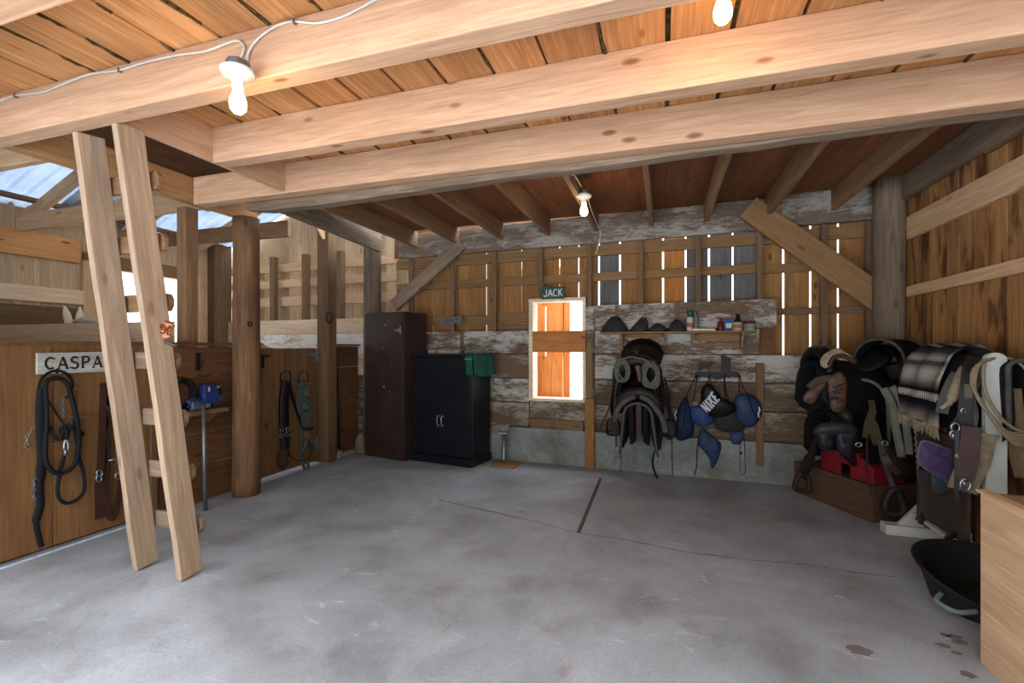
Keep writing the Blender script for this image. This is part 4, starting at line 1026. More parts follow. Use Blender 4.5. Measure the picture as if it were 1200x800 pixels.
# bridle straps and bits hanging beside the saddles
t = wt_('bridle','dark bridle with a steel bit hanging at the left of the hung saddles','bridle',S(120,740,.25))
world_child(MB().ribbon(spline([S(108,230,.45),S(105,380,.35),S(118,560,.3),S(122,640,.3)],6),.022,.006,WN).build('cheek_strap', L_black, t))
world_child(MB().ribbon(spline([S(140,180,.3),S(112,300,.25),S(85,430,.24),S(50,510,.24),(S(40,545,.24)),S(62,560,.24),S(100,548,.25)],6),.020,.006,WN).build('rein', L_dark, t))
m = MB(); m.tube(spline([S(124,635,.3),S(132,665,.3),S(118,690,.3),S(110,735,.3),S(122,755,.3),S(132,735,.3)],6),.009,8); m.tube([S(105,690,.3),S(140,690,.3)],.007); world_child(m.build('bit', M_steel, t, smooth=True))
world_child(MB().tube(spline([S(146,640,.2),S(146,720,.15),S(148,785,.12)],5),.004,6).build('lace', L_dark, t))
t = wt_('bridle','dark bridle with long straps hanging at the right of the hung saddles','bridle',S(320,790,.25))
world_child(MB().ribbon(spline([S(352,300,.45),S(358,420,.35),S(352,560,.3),S(340,640,.3)],6),.024,.006,WN).build('cheek_strap', L_dark, t))
world_child(MB().ribbon(spline([S(330,640,.3),S(312,690,.3),S(312,740,.28),S(330,790,.25),S(336,800,.25)],6),.022,.006,WN).build('rein', L_black, t))
world_child(MB().ribbon(spline([S(360,330,.25),S(395,430,.22),S(412,540,.2),S(400,590,.2),S(372,560,.22)],6),.05,.012,WN).build('fender_strap', L_dark, t))
m = MB(); m.tube(spline([S(330,650,.3),S(345,660,.3),S(352,700,.3),S(338,740,.3),S(325,720,.3),S(328,680,.3)],5,closed=True),.008,8,closed=True); m.tube([S(322,700,.3),S(358,700,.3)],.006); world_child(m.build('bit', M_steel, t, smooth=True))

# ---------------------------------------------------------------- things on the stall partition
def G(x, y, off=.02):      # crop scale of the halter view
    return at(20+x*.3, 400+y*.3, X=PX+off)
def hshoe(label, c, s=.06, flip=1, name='horseshoe_hook'):
    t = thing(name, label, 'hook', tuple(c))
    pts = [c+V((0,s*math.cos(a),s*1.15*math.sin(a)*flip)) for a in [math.radians(-55+290*k/18) for k in range(19)]]
    world_child(MB().tube(pts, .009, 8, flat=.5, normal=(1,0,0)).build('shoe', M_black, t, smooth=True)); world_child(MB().tube([c+V((-.02,0,s)),c+V((.012,0,s))],.006).build('nail', M_black, t)); return t
hshoe('iron horseshoe hook behind the black halter under the CASPAR sign', G(153,175,.03), .09)
t = wt_('halter','black halter and lead ropes hanging on the hook below the CASPAR sign','halter',G(100,800,.02))
world_child(MB().tube(spline([G(98,180,.05),G(92,300,.05),G(98,450,.04),G(88,560,.03),G(90,640,.03),G(75,700,.03),G(84,760,.03),G(96,802,.03)],7),[.028]*20+[.024]*16+[.016]*14,8,flat=.5,normal=(1,0,0)).build('lead_rope', R_black, t, smooth=True))
world_child(MB().tube(spline([G(112,170,.06),G(116,300,.06),G(110,440,.06),G(130,500,.06),G(175,515,.06),G(225,480,.06),G(240,400,.06),G(232,300,.06),G(205,190,.06),G(180,150,.06),G(140,145,.06)],7,closed=True),.014,8,closed=True).build('loop_rope', R_black, t, smooth=True))
world_child(MB().tube(spline([G(190,430,.05),G(170,500,.05),G(158,590,.05),G(185,630,.05),G(230,620,.05),G(262,580,.05),G(258,510,.05),G(240,440,.05),G(225,300,.05)],7),.011,8).build('loop_rope', R_black, t, smooth=True))
world_child(MB().tube(spline([G(118,225,.05),G(150,275,.05),G(185,330,.05),G(200,360,.05)],5),.006,6).build('cord', R_black, t, smooth=True))
m = MB(); m.tube(spline([G(130,330,.05),G(140,365,.06),G(165,385,.07),G(180,350,.07),G(190,335,.06)],6),.010,8); m.tube(spline([G(195,320,.06),G(215,340,.07),G(235,352,.06),G(258,358,.05),G(250,370,.05)],6),.009,8); m.pillow([G(x,y,.05) for x,y in [(165,335),(190,325),(205,345),(200,380),(180,390),(165,365)]],(1,0,0),.035); 
world_child(m.build('noseband', R_black, t, smooth=True))
m = MB(); m.tube(spline([G(188,385,.07),G(200,400,.075),G(198,425,.07),G(184,420,.07)],5,closed=True),.007,6,closed=True); m.tube([G(190,420,.07),G(188,445,.07)],.01); world_child(m.build('snap', M_steel, t, smooth=True))
def chain(label, pts, r=.007, mat=None, name='chain'):
    P = spline(pts, 1); dense = []; L = 0
    for a, b in zip(pts, pts[1:]):
        n = max(1,int((b-a).length/.022)); dense += [a+(b-a)*k/n for k in range(n)]
    t = thing(name, label, 'chain', tuple(min(pts,key=lambda p:p.z))); m = MB()
    for k, p in enumerate(dense[:-1]):
        d = (dense[k+1]-p).normalized(); nrm = V((1,0,0)) if k%2 else d.cross(V((1,0,0))).normalized(); s_ = d.cross(nrm).normalized() if k%2 == 0 else d.cross(V((1,0,0))).normalized()
        m.tube([p+d*(.014*math.cos(a))+s_*(.008*math.sin(a)) for a in [2*PI*j/8 for j in range(8)]], .0026, 5, closed=True)
    o = m.build('links', mat or M_galv, t, smooth=True); o['kind'] = 'stuff'; world_child(o); return t
chain('grey chain looped behind the black halter, trailing right', [G(310,285,.03),G(240,300,.03),G(180,290,.03),G(178,200,.04)])
chain('grey chain loop hanging left of the black halter', [G(75,320,.03),G(40,370,.03),G(35,415,.03),G(80,425,.03),G(130,405,.03),G(185,385,.05)])
chain('grey braided cord showing beside the lead rope ends', [G(80,500,.03),G(66,560,.03),G(64,600,.03),G(72,640,.03)])
t = wt_('halter','brown leather halter straps hanging left of the ladder','halter',G(330,700,.02))
world_child(MB().ribbon(spline([G(342,165,.03),G(338,300,.03),G(332,450,.03),G(322,560,.03),G(322,690,.03)],6),.055,.01,(1,0,0)).build('strap', L_brown, t))
world_child(MB().ribbon(spline([G(360,220,.03),G(355,400,.03),G(350,560,.03),G(352,660,.03),G(375,690,.03),G(395,620,.03),G(404,540,.03)],6),.035,.01,(1,0,0)).build('strap', L_brown, t))
world_child(MB().tube(spline([G(352,255,.04),G(375,290,.04),G(392,350,.04),G(400,410,.04)],5),.005,6).build('cord', L_tan, t))
for x, y in ((322,515),(395,525),(320,535)): world_child(MB().tube([G(x+11*math.cos(a),y+13*math.sin(a),.045) for a in [2*PI*j/12 for j in range(12)]],.006,6,closed=True).build('ring', M_steel, t, smooth=True))
world_child(MB().tube([G(358,465,.05),G(400,455,.05)],.007,6).build('buckle', M_steel, t, smooth=True))
meta(MB().box(tuple(G(322,165,.0)),tuple(G(350,198,.02))).build('hook_block', M_black), 'small black block the brown halter straps hang from', 'hook')
m = MB()
for x, y in ((0,255),): pass
t = wt_('wire_hook','pair of small bright wire staples on the stall front','staple',G(233,180,.0))
for y in (155,183): world_child(MB().tube(spline([G(224,y,-.008),G(225,y,.012),G(233,y+2,.016),G(242,y,.012),G(243,y,-.008)],4),.003,5).build('staple', M_steel, t, smooth=True))
# hook plate
c = at(232,424,X=PX+.0)
t = thing('gate_hook','black flat iron hook plate on the dark planks above the small shelf','hook',tuple(c))
world_child(MB().box((PX,at(229,0,X=PX).y,at(232,434,X=PX).z),(PX+.012,at(234,0,X=PX).y,at(232,413,X=PX).z)).build('plate', M_black, t, bevel=.003))
world_child(MB().tube(spline([at(233,432,X=PX+.01),at(235,430,X=PX+.04),at(238,427,X=PX+.05),at(238,421,X=PX+.05)],5),.004,6).build('hook', M_black, t, smooth=True))
# small shelf with things on it
ysA, ysB = at(217,480,X=PX+.1).y, at(272,480,X=PX+.16).y
zsh = at(250,477.5,X=PX+.1).z
t = thing('small_shelf','little wooden shelf on the dark plank partition','shelf',(PX,(ysA+ysB)/2,zsh-.12))
world_child(MB().box((PX+.001,ysA-.03,zsh-.035),(PX+.19,ysB-.06,zsh)).build('shelf_board', W_rail, t, bevel=.003))
for y in (ysA+.03, ysB-.12): world_child(MB().prism([(PX+.001,y,zsh-.035),(PX+.14,y,zsh-.035),(PX+.001,y,zsh-.14)],(0,.025,0)).build('bracket', W_stalldark, t))
zz = zsh+.001
def onp(u, off=.10): p = at(u, 478, X=PX+off); p.z = zz; return p
o = thing('tin_cup','tin cup holding a round scrub brush at the right end of the small shelf','cup',tuple(onp(254,.09)))
MB().lathe([(0,0),(.038,0),(.048,.095),(.051,.1),(.047,.1),(.036,.008),(0,.008)],n=24).build('cup_body', M_galv, o, smooth=True)
MB().lathe([(0,.03),(.03,.03),(.036,.09),(.036,.15),(.028,.17),(0,.18)],n=16).rough(.004,30).build('brush', N_mesh, o, smooth=True)
MB().lathe([(0,.172),(.03,.168),(.026,.182),(0,.19)],n=16).build('brush_top', pw, o, smooth=True)
o = thing('tin_box','small grey-blue tin at the left of the small shelf','tin',tuple(onp(228,.08))); MB().box((-.04,-.045,0),(.04,.045,.085)).build('tin_body', plain('blue_grey_tin',(116,132,150),.4,.3), o, bevel=.006); MB().box((-.042,-.047,.07),(.042,.047,.09)).build('tin_lid', plain('blue_grey_lid',(96,112,134),.4,.3), o, bevel=.004)
o = thing('white_bottle','white plastic bottle behind the blue tool head','bottle',tuple(onp(241,.05))); MB().lathe([(0,0),(.035,0),(.038,.02),(.038,.14),(.026,.17),(.024,.19),(0,.19)],n=18).build('body', pw, o, smooth=True); MB().lathe([(0,.19),(.026,.19),(.026,.205),(0,.205)],n=14).build('cap', pw, o, smooth=True)
# coil of dark hose behind the ladder
c = at(214,462,X=PX+.06)
t = thing('hose_coil','dark coil of hose hanging at the left end of the small shelf','hose',(c.x,c.y,c.z-.13)); m = MB()
for k in range(4): m.tube([c+V((.012*k-.01,(.085+.008*(k%2))*math.cos(a),(.105+.006*k)*math.sin(a))) for a in [2*PI*j/24 for j in range(24)]],.014,8,closed=True)
world_child(m.build('hose', R_black, t, smooth=True))
# blue-headed tool on a steel pole
a = at(240,596,Z=0); a.x = PX+.20
a = at(240.5,0,X=PX+.22); a.z = 0; b = at(238.5,474,X=PX+.20)
t = thing('pole_tool','steel pole tool with a blue head standing by the small shelf','tool',tuple(a))
b2 = at(241,462,X=PX+.20)
world_child(MB().tube([a,b],.016,12).build('pole', M_galv, t, smooth=True))
pbh = plain('blue_plastic',(28,52,120),.4); c = b
m = MB(); K = lambda x,y,off: at(150+x*.175,340+y*.175,X=PX+off)
m.tube([K(505,745,.2),K(510,700,.2)],.024,12); m.prism([K(x,y,.17) for x,y in [(475,640),(500,625),(555,632),(575,660),(580,720),(560,755),(500,760),(480,720)]],(.06,0,0)); world_child(m.build('head', pbh, t, bevel=.01))
m = MB(); m.tube(spline([K(500,725,.2),K(460,730,.2),K(425,735,.2)],4),.018,8); m.tube([K(430,720,.2),K(405,790,.2)],.008,8); world_child(m.build('lever', pbh, t, smooth=True))
m = MB(); m.prism([K(535,648,.232),K(548,645,.232),K(550,675,.232),K(537,680,.232)],(.002,0,0)); world_child(m.build('label_patch', pw, t))

# gate hooks with halters
def H2(x, y, off=.03): return at(300+x*.2, 400+y*.2, X=PX+off)
hshoe('left horseshoe hook on the gate', H2(175,215), .075, -1); hshoe('right horseshoe hook on the gate', H2(277,215), .075, -1)
for q in (bpy.data.objects['horseshoe_hook.001'], bpy.data.objects['horseshoe_hook.002']): pass
t = wt_('halter','dark brown leather halter hanging on the left gate hook','halter',H2(155,740))
world_child(MB().ribbon(spline([H2(180,235,.05),H2(165,330,.05),H2(165,480,.05),H2(168,560,.05),H2(172,630,.05)],6),.11,.025,(1,0,0)).build('cheek_strap', L_dark, t, smooth=True))
world_child(MB().ribbon(spline([H2(190,240,.06),H2(215,330,.06),H2(245,420,.06),H2(280,520,.06)],6),.035,.01,(1,0,0)).build('crown_strap', L_black, t))
world_child(MB().tube(spline([H2(165,600,.05),H2(140,650,.05),H2(130,710,.05),H2(150,742,.05),H2(178,720,.05),H2(180,620,.05)],6),.015,8).build('lead_loop', L_brown, t, smooth=True))
world_child(MB().tube(spline([H2(185,630,.05),H2(210,680,.05),H2(260,698,.05),H2(310,680,.05),H2(325,630,.05),H2(305,580,.05)],6),.006,6).build('cord', L_dark, t, smooth=True))
for x, y in ((150,520),(150,555),(185,515),(180,545),(215,545)): world_child(MB().tube([H2(x+9*math.cos(a),y+12*math.sin(a),.075) for a in [2*PI*j/12 for j in range(12)]],.005,6,closed=True).build('ring', M_steel, t, smooth=True))
t = wt_('lead_rope','grey and green braided lead rope bundled on the right gate hook','rope',H2(300,770))
R_grey = plain('grey_green_braid', (96,104,96), .9, var=.55, sc=60, c2=(40,52,46))
m = MB()
for k in range(7):
    dx = -28+k*10; m.tube(spline([H2(278+dx*.5,235,.05+.01*(k%3)),H2(272+dx*1.1,310,.06),H2(276+dx*1.3+(8 if k>4 else 0),380+8*(k%2),.06),H2(288+dx*.8,450,.06),H2(292+dx*.5,520-6*k,.06)],6),.013,8)
world_child(m.build('bundle', R_grey, t, smooth=True))
world_child(MB().tube(spline([H2(268,500,.05),H2(265,600,.05),H2(272,700,.05),H2(290,755,.05),H2(306,765,.05),H2(305,720,.05),H2(285,690,.05)],6),.014,8).build('tail', R_grey, t, smooth=True))
world_child(MB().tube(spline([H2(275,505,.08),H2(310,515,.08),H2(335,508,.08)],4),.012,8).build('whipping', R_black, t, smooth=True))
for x, y in ((290,380),(303,365),(300,300),(298,545),(290,605),(288,635)): world_child(MB().tube([H2(x+9*math.cos(a),y+14*math.sin(a),.085) for a in [2*PI*j/12 for j in range(12)]],.005,6,closed=True).build('snap', M_steel, t, smooth=True))
# horseshoe on the square post, ring on the log
c = at(386,372,X=PX+.10); hshoe('black horseshoe nailed to the square gate post', c, .055, -1, name='horseshoe')
c = V((-3.565,3.30,at(297,380,Y=3.3).z)); t = thing('iron_ring','small iron ring on the side of the tall log post','ring',tuple(c))
world_child(MB().tube([c+V((.02,.02*math.cos(a),.02*math.sin(a))) for a in [2*PI*j/14 for j in range(14)]],.005,6,closed=True).build('ring', M_black, t, smooth=True)); world_child(MB().tube([c+V((-.03,0,.02)),c+V((.025,0,.02))],.006).build('staple', M_black, t))
# fork handle leaning right of the square post
a = at(398,540,X=PX+.12); a.z = 0; b = at(394,417,X=PX+.03)
t = thing('fork','dark long-handled fork leaning in the corner beside the square post','tool',tuple(a))
world_child(MB().tube([a+V((0,0,.12)),b],.014,8).build('shaft', M_black, t, smooth=True))
m = MB()
for k in (-1,0,1): m.tube(spline([a+V((0,0,.14)),a+V((0,.03*k,.10)),a+V((.01,.035*k,.0))],4),.005,6)
world_child(m.build('tines', M_steel, t, smooth=True)); world_child(MB().tube([b,b+V((0,0,.08))],.019,8).build('grip', M_black, t, smooth=True))
# pale sack beside the locker
a = at(417,538,X=PX+.12); a.z = 0
t = thing('feed_sack','small pale sack slumped between the partition and the locker','sack',(-3.66,5.08,0))
MB().lathe([(0,0),(.055,0),(.07,.04),(.072,.12),(.06,.2),(.035,.26),(.012,.29),(0,.29)],n=18).rough(.02,9).build('sack_body', plain('burlap',(132,122,100),.95,var=.35,sc=30), t, smooth=True)
MB().tube([(.035*math.cos(a),.035*math.sin(a),.25) for a in [2*PI*j/12 for j in range(12)]],.006,6,closed=True).build('tie', R_rope, t, smooth=True)
from mathutils.bvhtree import BVHTree
def project(mb, target, dirn, lift=.002):
    me = target.data; b = BVHTree.FromPolygons([v.co.copy() for v in me.vertices], [tuple(p.vertices) for p in me.polygons]); d = V(dirn).normalized(); out = []
    for p in mb.v:
        h = b.ray_cast(p+d*.4, -d); out.append(h[0]+d*lift if h[0] is not None else p)
    mb.v = out; return mb

# ---------------------------------------------------------------- wooden chest and the saddle pile on it
P0, P1, P2 = V((1.17,5.02,0)), V((1.53,4.29,0)), V((1.965,4.60,0))
A = (P1-P0).normalized(); B = V((-A.y,A.x,0)); B = -B if B.x < 0 else B
LA, LB, CH_ = (P1-P0).length, .50, .285
t = thing('wooden_chest','low brown wooden chest under the saddle pile','chest',tuple((P0+P1)/2+B*.25), (0,0,math.atan2(A.y,A.x)))
hx = LA/2; hy = LB/2
MB().box((-hx,-hy,0),(hx,hy,CH_-.02)).build('chest_body', W_chest, t, bevel=.004)
MB().box((-hx-.006,-hy-.006,CH_-.02),(hx+.006,hy+.006,CH_)).build('lid', W_chest, t, bevel=.004)
cc = (P0+P1)/2+B*(LB/2)
# red plastic rack feet standing on the chest
t = thing('red_stand','red plastic stand with a notch, on the chest under the dark saddle','stand',tuple(cc-B*.10+V((0,0,CH_))))
f0 = P0-B*0+V((0,0,CH_+.001)); 
def RB(s, h, b=.09): return P0+A*s+B*b+V((0,0,CH_+h))
for b in (.04,.30):
    world_child(MB().prism([RB(.28,.0,b),RB(.47,0,b),RB(.47,.10,b),RB(.57,.10,b),RB(.57,0,b),RB(.78,0,b),RB(.78,.13,b),RB(.64,.20,b),RB(.44,.20,b),RB(.26,.15,b)], B*.025).build('end_panel', M_red, t, bevel=.006))
m = MB(); m.prism([RB(.44,.195,.04),RB(.64,.195,.04),RB(.64,.215,.04),RB(.44,.215,.04)], B*.29); world_child(m.build('top_panel', M_red, t, bevel=.004))
world_child(MB().prism([RB(.75,.0,.065),RB(.775,0,.065),RB(.775,.13,.065),RB(.75,.145,.065)], B*.24).build('side_panel', M_red, t))
# rack carrying the pile
nose = math.atan2(-B.y, -B.x)        # towards the camera's left
t = thing('saddle_rack','wooden rack standing on the chest inside the saddle pile','rack',tuple(cc+V((0,0,CH_))))
for h_ in (.60,1.02):
    for sgn in (0,): plank('arm', cc-B*.24+V((0,0,CH_+h_-.30)), cc+B*.26+V((0,0,CH_+h_-.30)), .04,.08, W_joist, parent=t)
plank('post', cc+B*.06+V((0,0,CH_+.22)), cc+B*.06+V((0,0,CH_+.72)), .08,.06, W_joist, up=(1,0,0), parent=t)
plank('foot', cc+B*.20-A*.25+V((0,0,CH_+.03)), cc+B*.20+A*.25+V((0,0,CH_+.03)), .05,.06, W_joist, parent=t)
plank('post', cc+B*.20+V((0,0,CH_+.05)), cc+B*.20+V((0,0,CH_+.5)), .08,.06, W_joist, up=(1,0,0), parent=t)
saddle('western_saddle','dark brown western saddle low in the pile on the wooden chest, stirrups hanging both sides',tuple(cc-B*.05+V((0,0,CH_+.54))),nose,.05,0,R=.20,drop=.30,L=.58,fend=.38,M0=L_dark,M1=L_dark,ML=F_black,swing=(-.02,.10))
saddle('english_saddle','black saddle with cream lining on top of the saddle pile',tuple(cc-B*.08-A*.06+V((0,0,CH_+.93))),nose-.25,-.10,.12,R=.19,drop=.30,L=.56,M0=L_black,M1=L_black,ML=F_black,horn=False,stirrups=(0,0))
# black winged pads over the pile
def pad(name, label, loc, yaw, R, drop, L, mat, edge, pitch=0, roll=0, th=.035, cat='saddle pad', group=None, flare=.2, wave=.05):
    t = thing(name, label, cat, tuple(loc), (roll,pitch,yaw)); bpy.context.view_layer.update()
    drape(R, drop, -L/2, L/2, th, wave=wave, seed=loc[0], flare=flare, roundness=.15).build('pad_body', mat, t, smooth=True)
    for e, xx in ((1,L/2),(0,-L/2)):
        m = MB(); m.tube([V((xx+.0, *xsec(R-.01, drop*.85, -1+2*k/26, flare))) for k in range(27)], .013, 8); m.build('binding', edge, t, smooth=True)
    return t
pad('saddle_pad','big black saddle pad arched behind the top saddle, next to the corner post',cc+B*.28+A*.06+V((0,0,CH_+1.14)),nose+.25,.21,.36,.34,F_black,F_grey)
pad('saddle_pad','black pad with pale grey rolled edges hanging at the right of the pile',cc+B*.12+A*.16+V((0,0,CH_+.80)),nose+.15,.20,.42,.40,F_black,F_edge,roll=-.15)
# tooled leather covers hanging at the front of the top saddle
def R1_(x, y, Yp): return at(925+x*.15, 385+y*.15, Y=Yp)
t = thing('leather_hood','tooled tan leather stirrup hood hanging at the front of the top saddle','tack',tuple(R1_(370,660,4.35)))
world_child(MB().pillow(spline([R1_(x,y,4.35) for x,y in [(300,400),(390,330),(450,400),(450,560),(420,640),(370,655),(325,630),(310,540)]],3,closed=True),(-.2,-1,0),.035,.3).build('hood', L_tan, t, smooth=True))
m = MB()
for x, y in ((340,490),(370,480),(400,440),(345,460),(410,470),(375,450),(430,430),(360,505),(395,500)): c = R1_(x,y,4.312-.0); m.tube([c+V((-.012,-.004,-.006)),c+V((0,-.006,.006)),c+V((.012,-.004,-.004))],.004,5)
world_child(m.build('tooling', L_dark, t))
m = MB(); c = R1_(345,545,4.30); m.prism([R1_(x,y,4.305) for x,y in [(315,530),(388,528),(385,555),(320,560)]],(0,-.006,0)); world_child(m.build('slot', L_black, t))
t = thing('leather_hood','brown leather flap pointing left from the top saddle','tack',tuple(R1_(160,590,4.40)))
world_child(MB().pillow(spline([R1_(x,y,4.40) for x,y in [(110,530),(150,480),(250,410),(300,410),(270,470),(200,570),(160,590),(115,565)]],3,closed=True),(-.2,-1,0),.03,.4).build('flap', L_tan, t, smooth=True))
world_child(MB().ribbon(spline([R1_(150,460,4.39),R1_(230,400,4.37),R1_(330,385,4.36)],4),.05,.015,(0,-1,0)).build('strap', L_brown, t))
t = thing('fleece_pad','cream fleece flap edged in brown under the black top saddle','fleece',tuple(R1_(300,250,4.5)))
world_child(MB().pillow(spline([R1_(x,y,4.40) for x,y in [(240,250),(270,200),(370,150),(440,180),(500,225),(520,265),(430,225),(350,215),(320,240),(310,290),(280,310),(245,290)]],3,closed=True),(-.2,-1,0),.02,.4).build('fleece', F_fleece, t, smooth=True))
world_child(MB().tube(spline([R1_(310,290,4.38),R1_(350,225,4.38),R1_(420,215,4.38),R1_(520,265,4.38)],5),.018,8).build('leather_roll', L_brown, t, smooth=True))
t = thing('wire_ring','thin cable loop hanging under the tooled leather hoods','ring',tuple(R1_(280,620,4.38)))
world_child(MB().tube([R1_(285+70*math.cos(a),570+62*math.sin(a),4.38) for a in [PI*(.05+.95*j/14) for j in range(15)]],.004,6).build('loop', M_black, t, smooth=True))
t = thing('webbing_strap','olive webbing tied in a long bundle on the saddle pile','strap',tuple(R1_(640,800,4.3)))
m = MB(); m.ribbon(spline([R1_(640,560,4.32),R1_(650,640,4.25),R1_(640,700,4.24),R1_(670,830,4.24),R1_(700,900,4.25)],5),[.04]*6+[.05]*6+[.07]*9,.015,(-.3,-1,0)); m.ribbon(spline([R1_(640,660,4.24),R1_(610,730,4.23),R1_(590,850,4.23)],5),.035,.012,(-.3,-1,0)); world_child(m.build('webbing', plain('olive_webbing',(72,62,38),.9,var=.4,sc=30), t))
# dark saddle bags in front
def R2_(x, y, Yp): return at(925+x*.1624, 490+y*.1624, Y=Yp)
t = thing('saddle_bags','pair of dark leather saddle bags slung in front of the pile above the red stand','bag',tuple(R2_(330,260,4.30)))
for pts in ([(190,80),(300,40),(330,120),(320,220),(270,240),(215,215),(205,140)],[(335,90),(470,60),(490,120),(470,230),(430,260),(360,245),(335,200)]):
    world_child(MB().pillow(spline([R2_(x,y,4.33) for x,y in pts],3,closed=True),(-.25,-1,0),.07,.5,rough=.01).build('pouch', plain('slate_black_leather',(44,40,46),.5,var=.3,sc=9), t, smooth=True))
world_child(MB().pillow(spline([R2_(x,y,4.31) for x,y in [(165,95),(215,40),(300,25),(400,30),(470,50),(495,90),(440,125),(360,120),(300,130),(200,130)]],3,closed=True),(-.25,-1,.3),.06,.5,rough=.01).build('flap', plain('slate_black_leather_flap',(50,46,52),.5,var=.3,sc=9), t, smooth=True))
for x,y in ((275,170),(400,150)): world_child(MB().prism([R2_(x-25,y-20,4.245),R2_(x+30,y-15,4.245),R2_(x+28,y+18,4.245),R2_(x-10,y+35,4.245)],(0,-.008,0)).build('pocket_opening', L_black, t))
# straps and stirrup hanging over the chest front
t = thing('stirrup','dark stirrup on its leather hanging over the left end of the chest','stirrup',tuple(R2_(80,520,4.6)))
world_child(MB().ribbon(spline([R2_(200,140,4.55),R2_(150,260,4.55),R2_(110,360,4.58),R2_(85,430,4.6)],5),[.04]*6+[.07]*10,.012,(-.8,-.6,0)).build('leather', L_dark, t))
world_child(MB().ribbon(spline([R2_(190,200,4.5),R2_(165,330,4.55),R2_(130,400,4.58)],5),.02,.008,(-.8,-.6,0)).build('strap', L_dark, t))
world_child(MB().tube(spline([R2_(70,410,4.6),R2_(40,480,4.6),R2_(50,510,4.6),R2_(120,525,4.6),R2_(142,510,4.6),R2_(130,420,4.6)],5,closed=True),.02,8,closed=True,flat=.5,normal=(-.5,-1,0)).build('stirrup_iron', L_dark, t, smooth=True))
t = thing('stirrup','dark wooden stirrup hanging on long straps before the right end of the chest','stirrup',tuple(R2_(760,690,4.15)))
world_child(MB().ribbon(spline([R2_(650,150,4.2),R2_(680,300,4.18),R2_(720,420,4.17),R2_(760,520,4.15)],6),.03,.01,(-.3,-1,0)).build('leather', L_dark, t))
world_child(MB().tube(spline([R2_(735,530,4.15),R2_(700,600,4.15),R2_(695,660,4.15),R2_(750,690,4.15),R2_(810,690,4.15),R2_(830,650,4.15),R2_(800,560,4.15),R2_(780,520,4.15)],5,closed=True),.026,8,closed=True,flat=.7,normal=(-.2,-1,0)).build('stirrup_iron', L_dark, t, smooth=True))
t = thing('saddle_strings','thin leather strings hanging from the pile over the chest','strap',tuple(R2_(590,560,4.2)))
for pts in ([(560,150),(560,300),(570,430),(590,560)],[(600,480),(620,520),(635,560)]): world_child(MB().tube(spline([R2_(x,y,4.19) for x,y in pts],6),.006,5).build('string', L_dark, t))
t = thing('fender','wide dark leather fender with buckles at the lower right of the pile','tack',tuple(R2_(820,440,4.2)))
world_child(MB().pillow(spline([R2_(x,y,4.22) for x,y in [(640,170),(720,160),(800,260),(900,350),(880,420),(790,435),(700,380),(650,300)]],3,closed=True),(-.3,-1,0),.05,.5,rough=.015).build('fender_leather', L_dark, t, smooth=True))
world_child(MB().ribbon(spline([R2_(680,270,4.16),R2_(720,330,4.15),R2_(790,400,4.16)],5),.05,.012,(-.3,-1,0)).build('strap', L_brown, t))
m = MB(); m.tube([R2_(690+22*math.cos(a),178+14*math.sin(a),4.16) for a in [2*PI*j/12 for j in range(12)]],.005,6,closed=True); m.tube([R2_(500+22*math.cos(a),190+14*math.sin(a),4.2) for a in [2*PI*j/12 for j in range(12)]],.006,6,closed=True); world_child(m.build('buckle', M_steel, t, smooth=True))
t = thing('twisted_cord','white twisted cord hanging between the pile and the striped blanket','cord',tuple(R2_(935,450,4.0)))
m = MB(); pts = spline([R2_(905,-30,4.0),R2_(912,150,4.0),R2_(925,300,4.0),R2_(937,450,4.0)],14); m.tube([p+V((.006*math.cos(i*1.6),0,.0)) for i,p in enumerate(pts)],[.006+.003*(i%2) for i in range(len(pts))],6); world_child(m.build('cord_body', F_edge, t, smooth=True))
for x0_, nm in ((830,''),(880,'')):
    pass
t = thing('girth','cream girth strap pair hanging behind the twisted cord','girth',tuple(R2_(850,270,4.15)))
world_child(MB().ribbon(spline([at(1036,455,Y=4.25),at(1046,475,Y=4.2),at(1050,500,Y=4.18),at(1057,535,Y=4.18)],6),.05,.03,(-.6,-.8,0)).build('strap', F_edge, t, smooth=True))
world_child(MB().ribbon(spline([at(1046,453,Y=4.22),at(1058,475,Y=4.15),at(1064,510,Y=4.15),at(1066,532,Y=4.15)],6),.045,.03,(-.6,-.8,0)).build('strap', F_edge, t, smooth=True))

# ---------------------------------------------------------------- white saddle rack with blanket
t = thing('white_saddle_rack','white painted wooden saddle rack with flat feet and a tall round-topped post','rack',(1.85,3.8,0))
world_child(MB().box((1.53,4.06,0),(2.03,4.16,.07)).build('foot', M_whitepaint, t, bevel=.004))
world_child(MB().box((1.78,4.10,.07),(1.86,4.14,1.22)).build('upright', M_whitepaint, t, bevel=.004))
world_child(MB().prism([(1.62,4.10,.07),(1.78,4.10,.07),(1.78,4.10,.22),(1.74,4.10,.22)],(0,.03,0)).build('gusset', M_whitepaint, t))
pc = at(1168,0,X=1.83); py = pc.y
z1 = at(1168,411,X=1.83).z; hw = .05
top = [(1.83+hw*math.cos(a),py,z1-hw+hw*.8*math.sin(a)) for a in [PI*k/10 for k in range(11)]]
world_child(MB().prism([(1.83-hw,py,.07),(1.83+hw,py,.07)]+top,(0,.04,0)).build('upright', M_whitepaint, t, bevel=.004))
world_child(MB().box((1.58,py-.03,0),(2.03,py+.07,.07)).build('foot', M_whitepaint, t, bevel=.004))
plank('ridge', (1.83,py+.04,1.12), (1.83,4.10,1.12), .1,.04, M_whitepaint, parent=t)
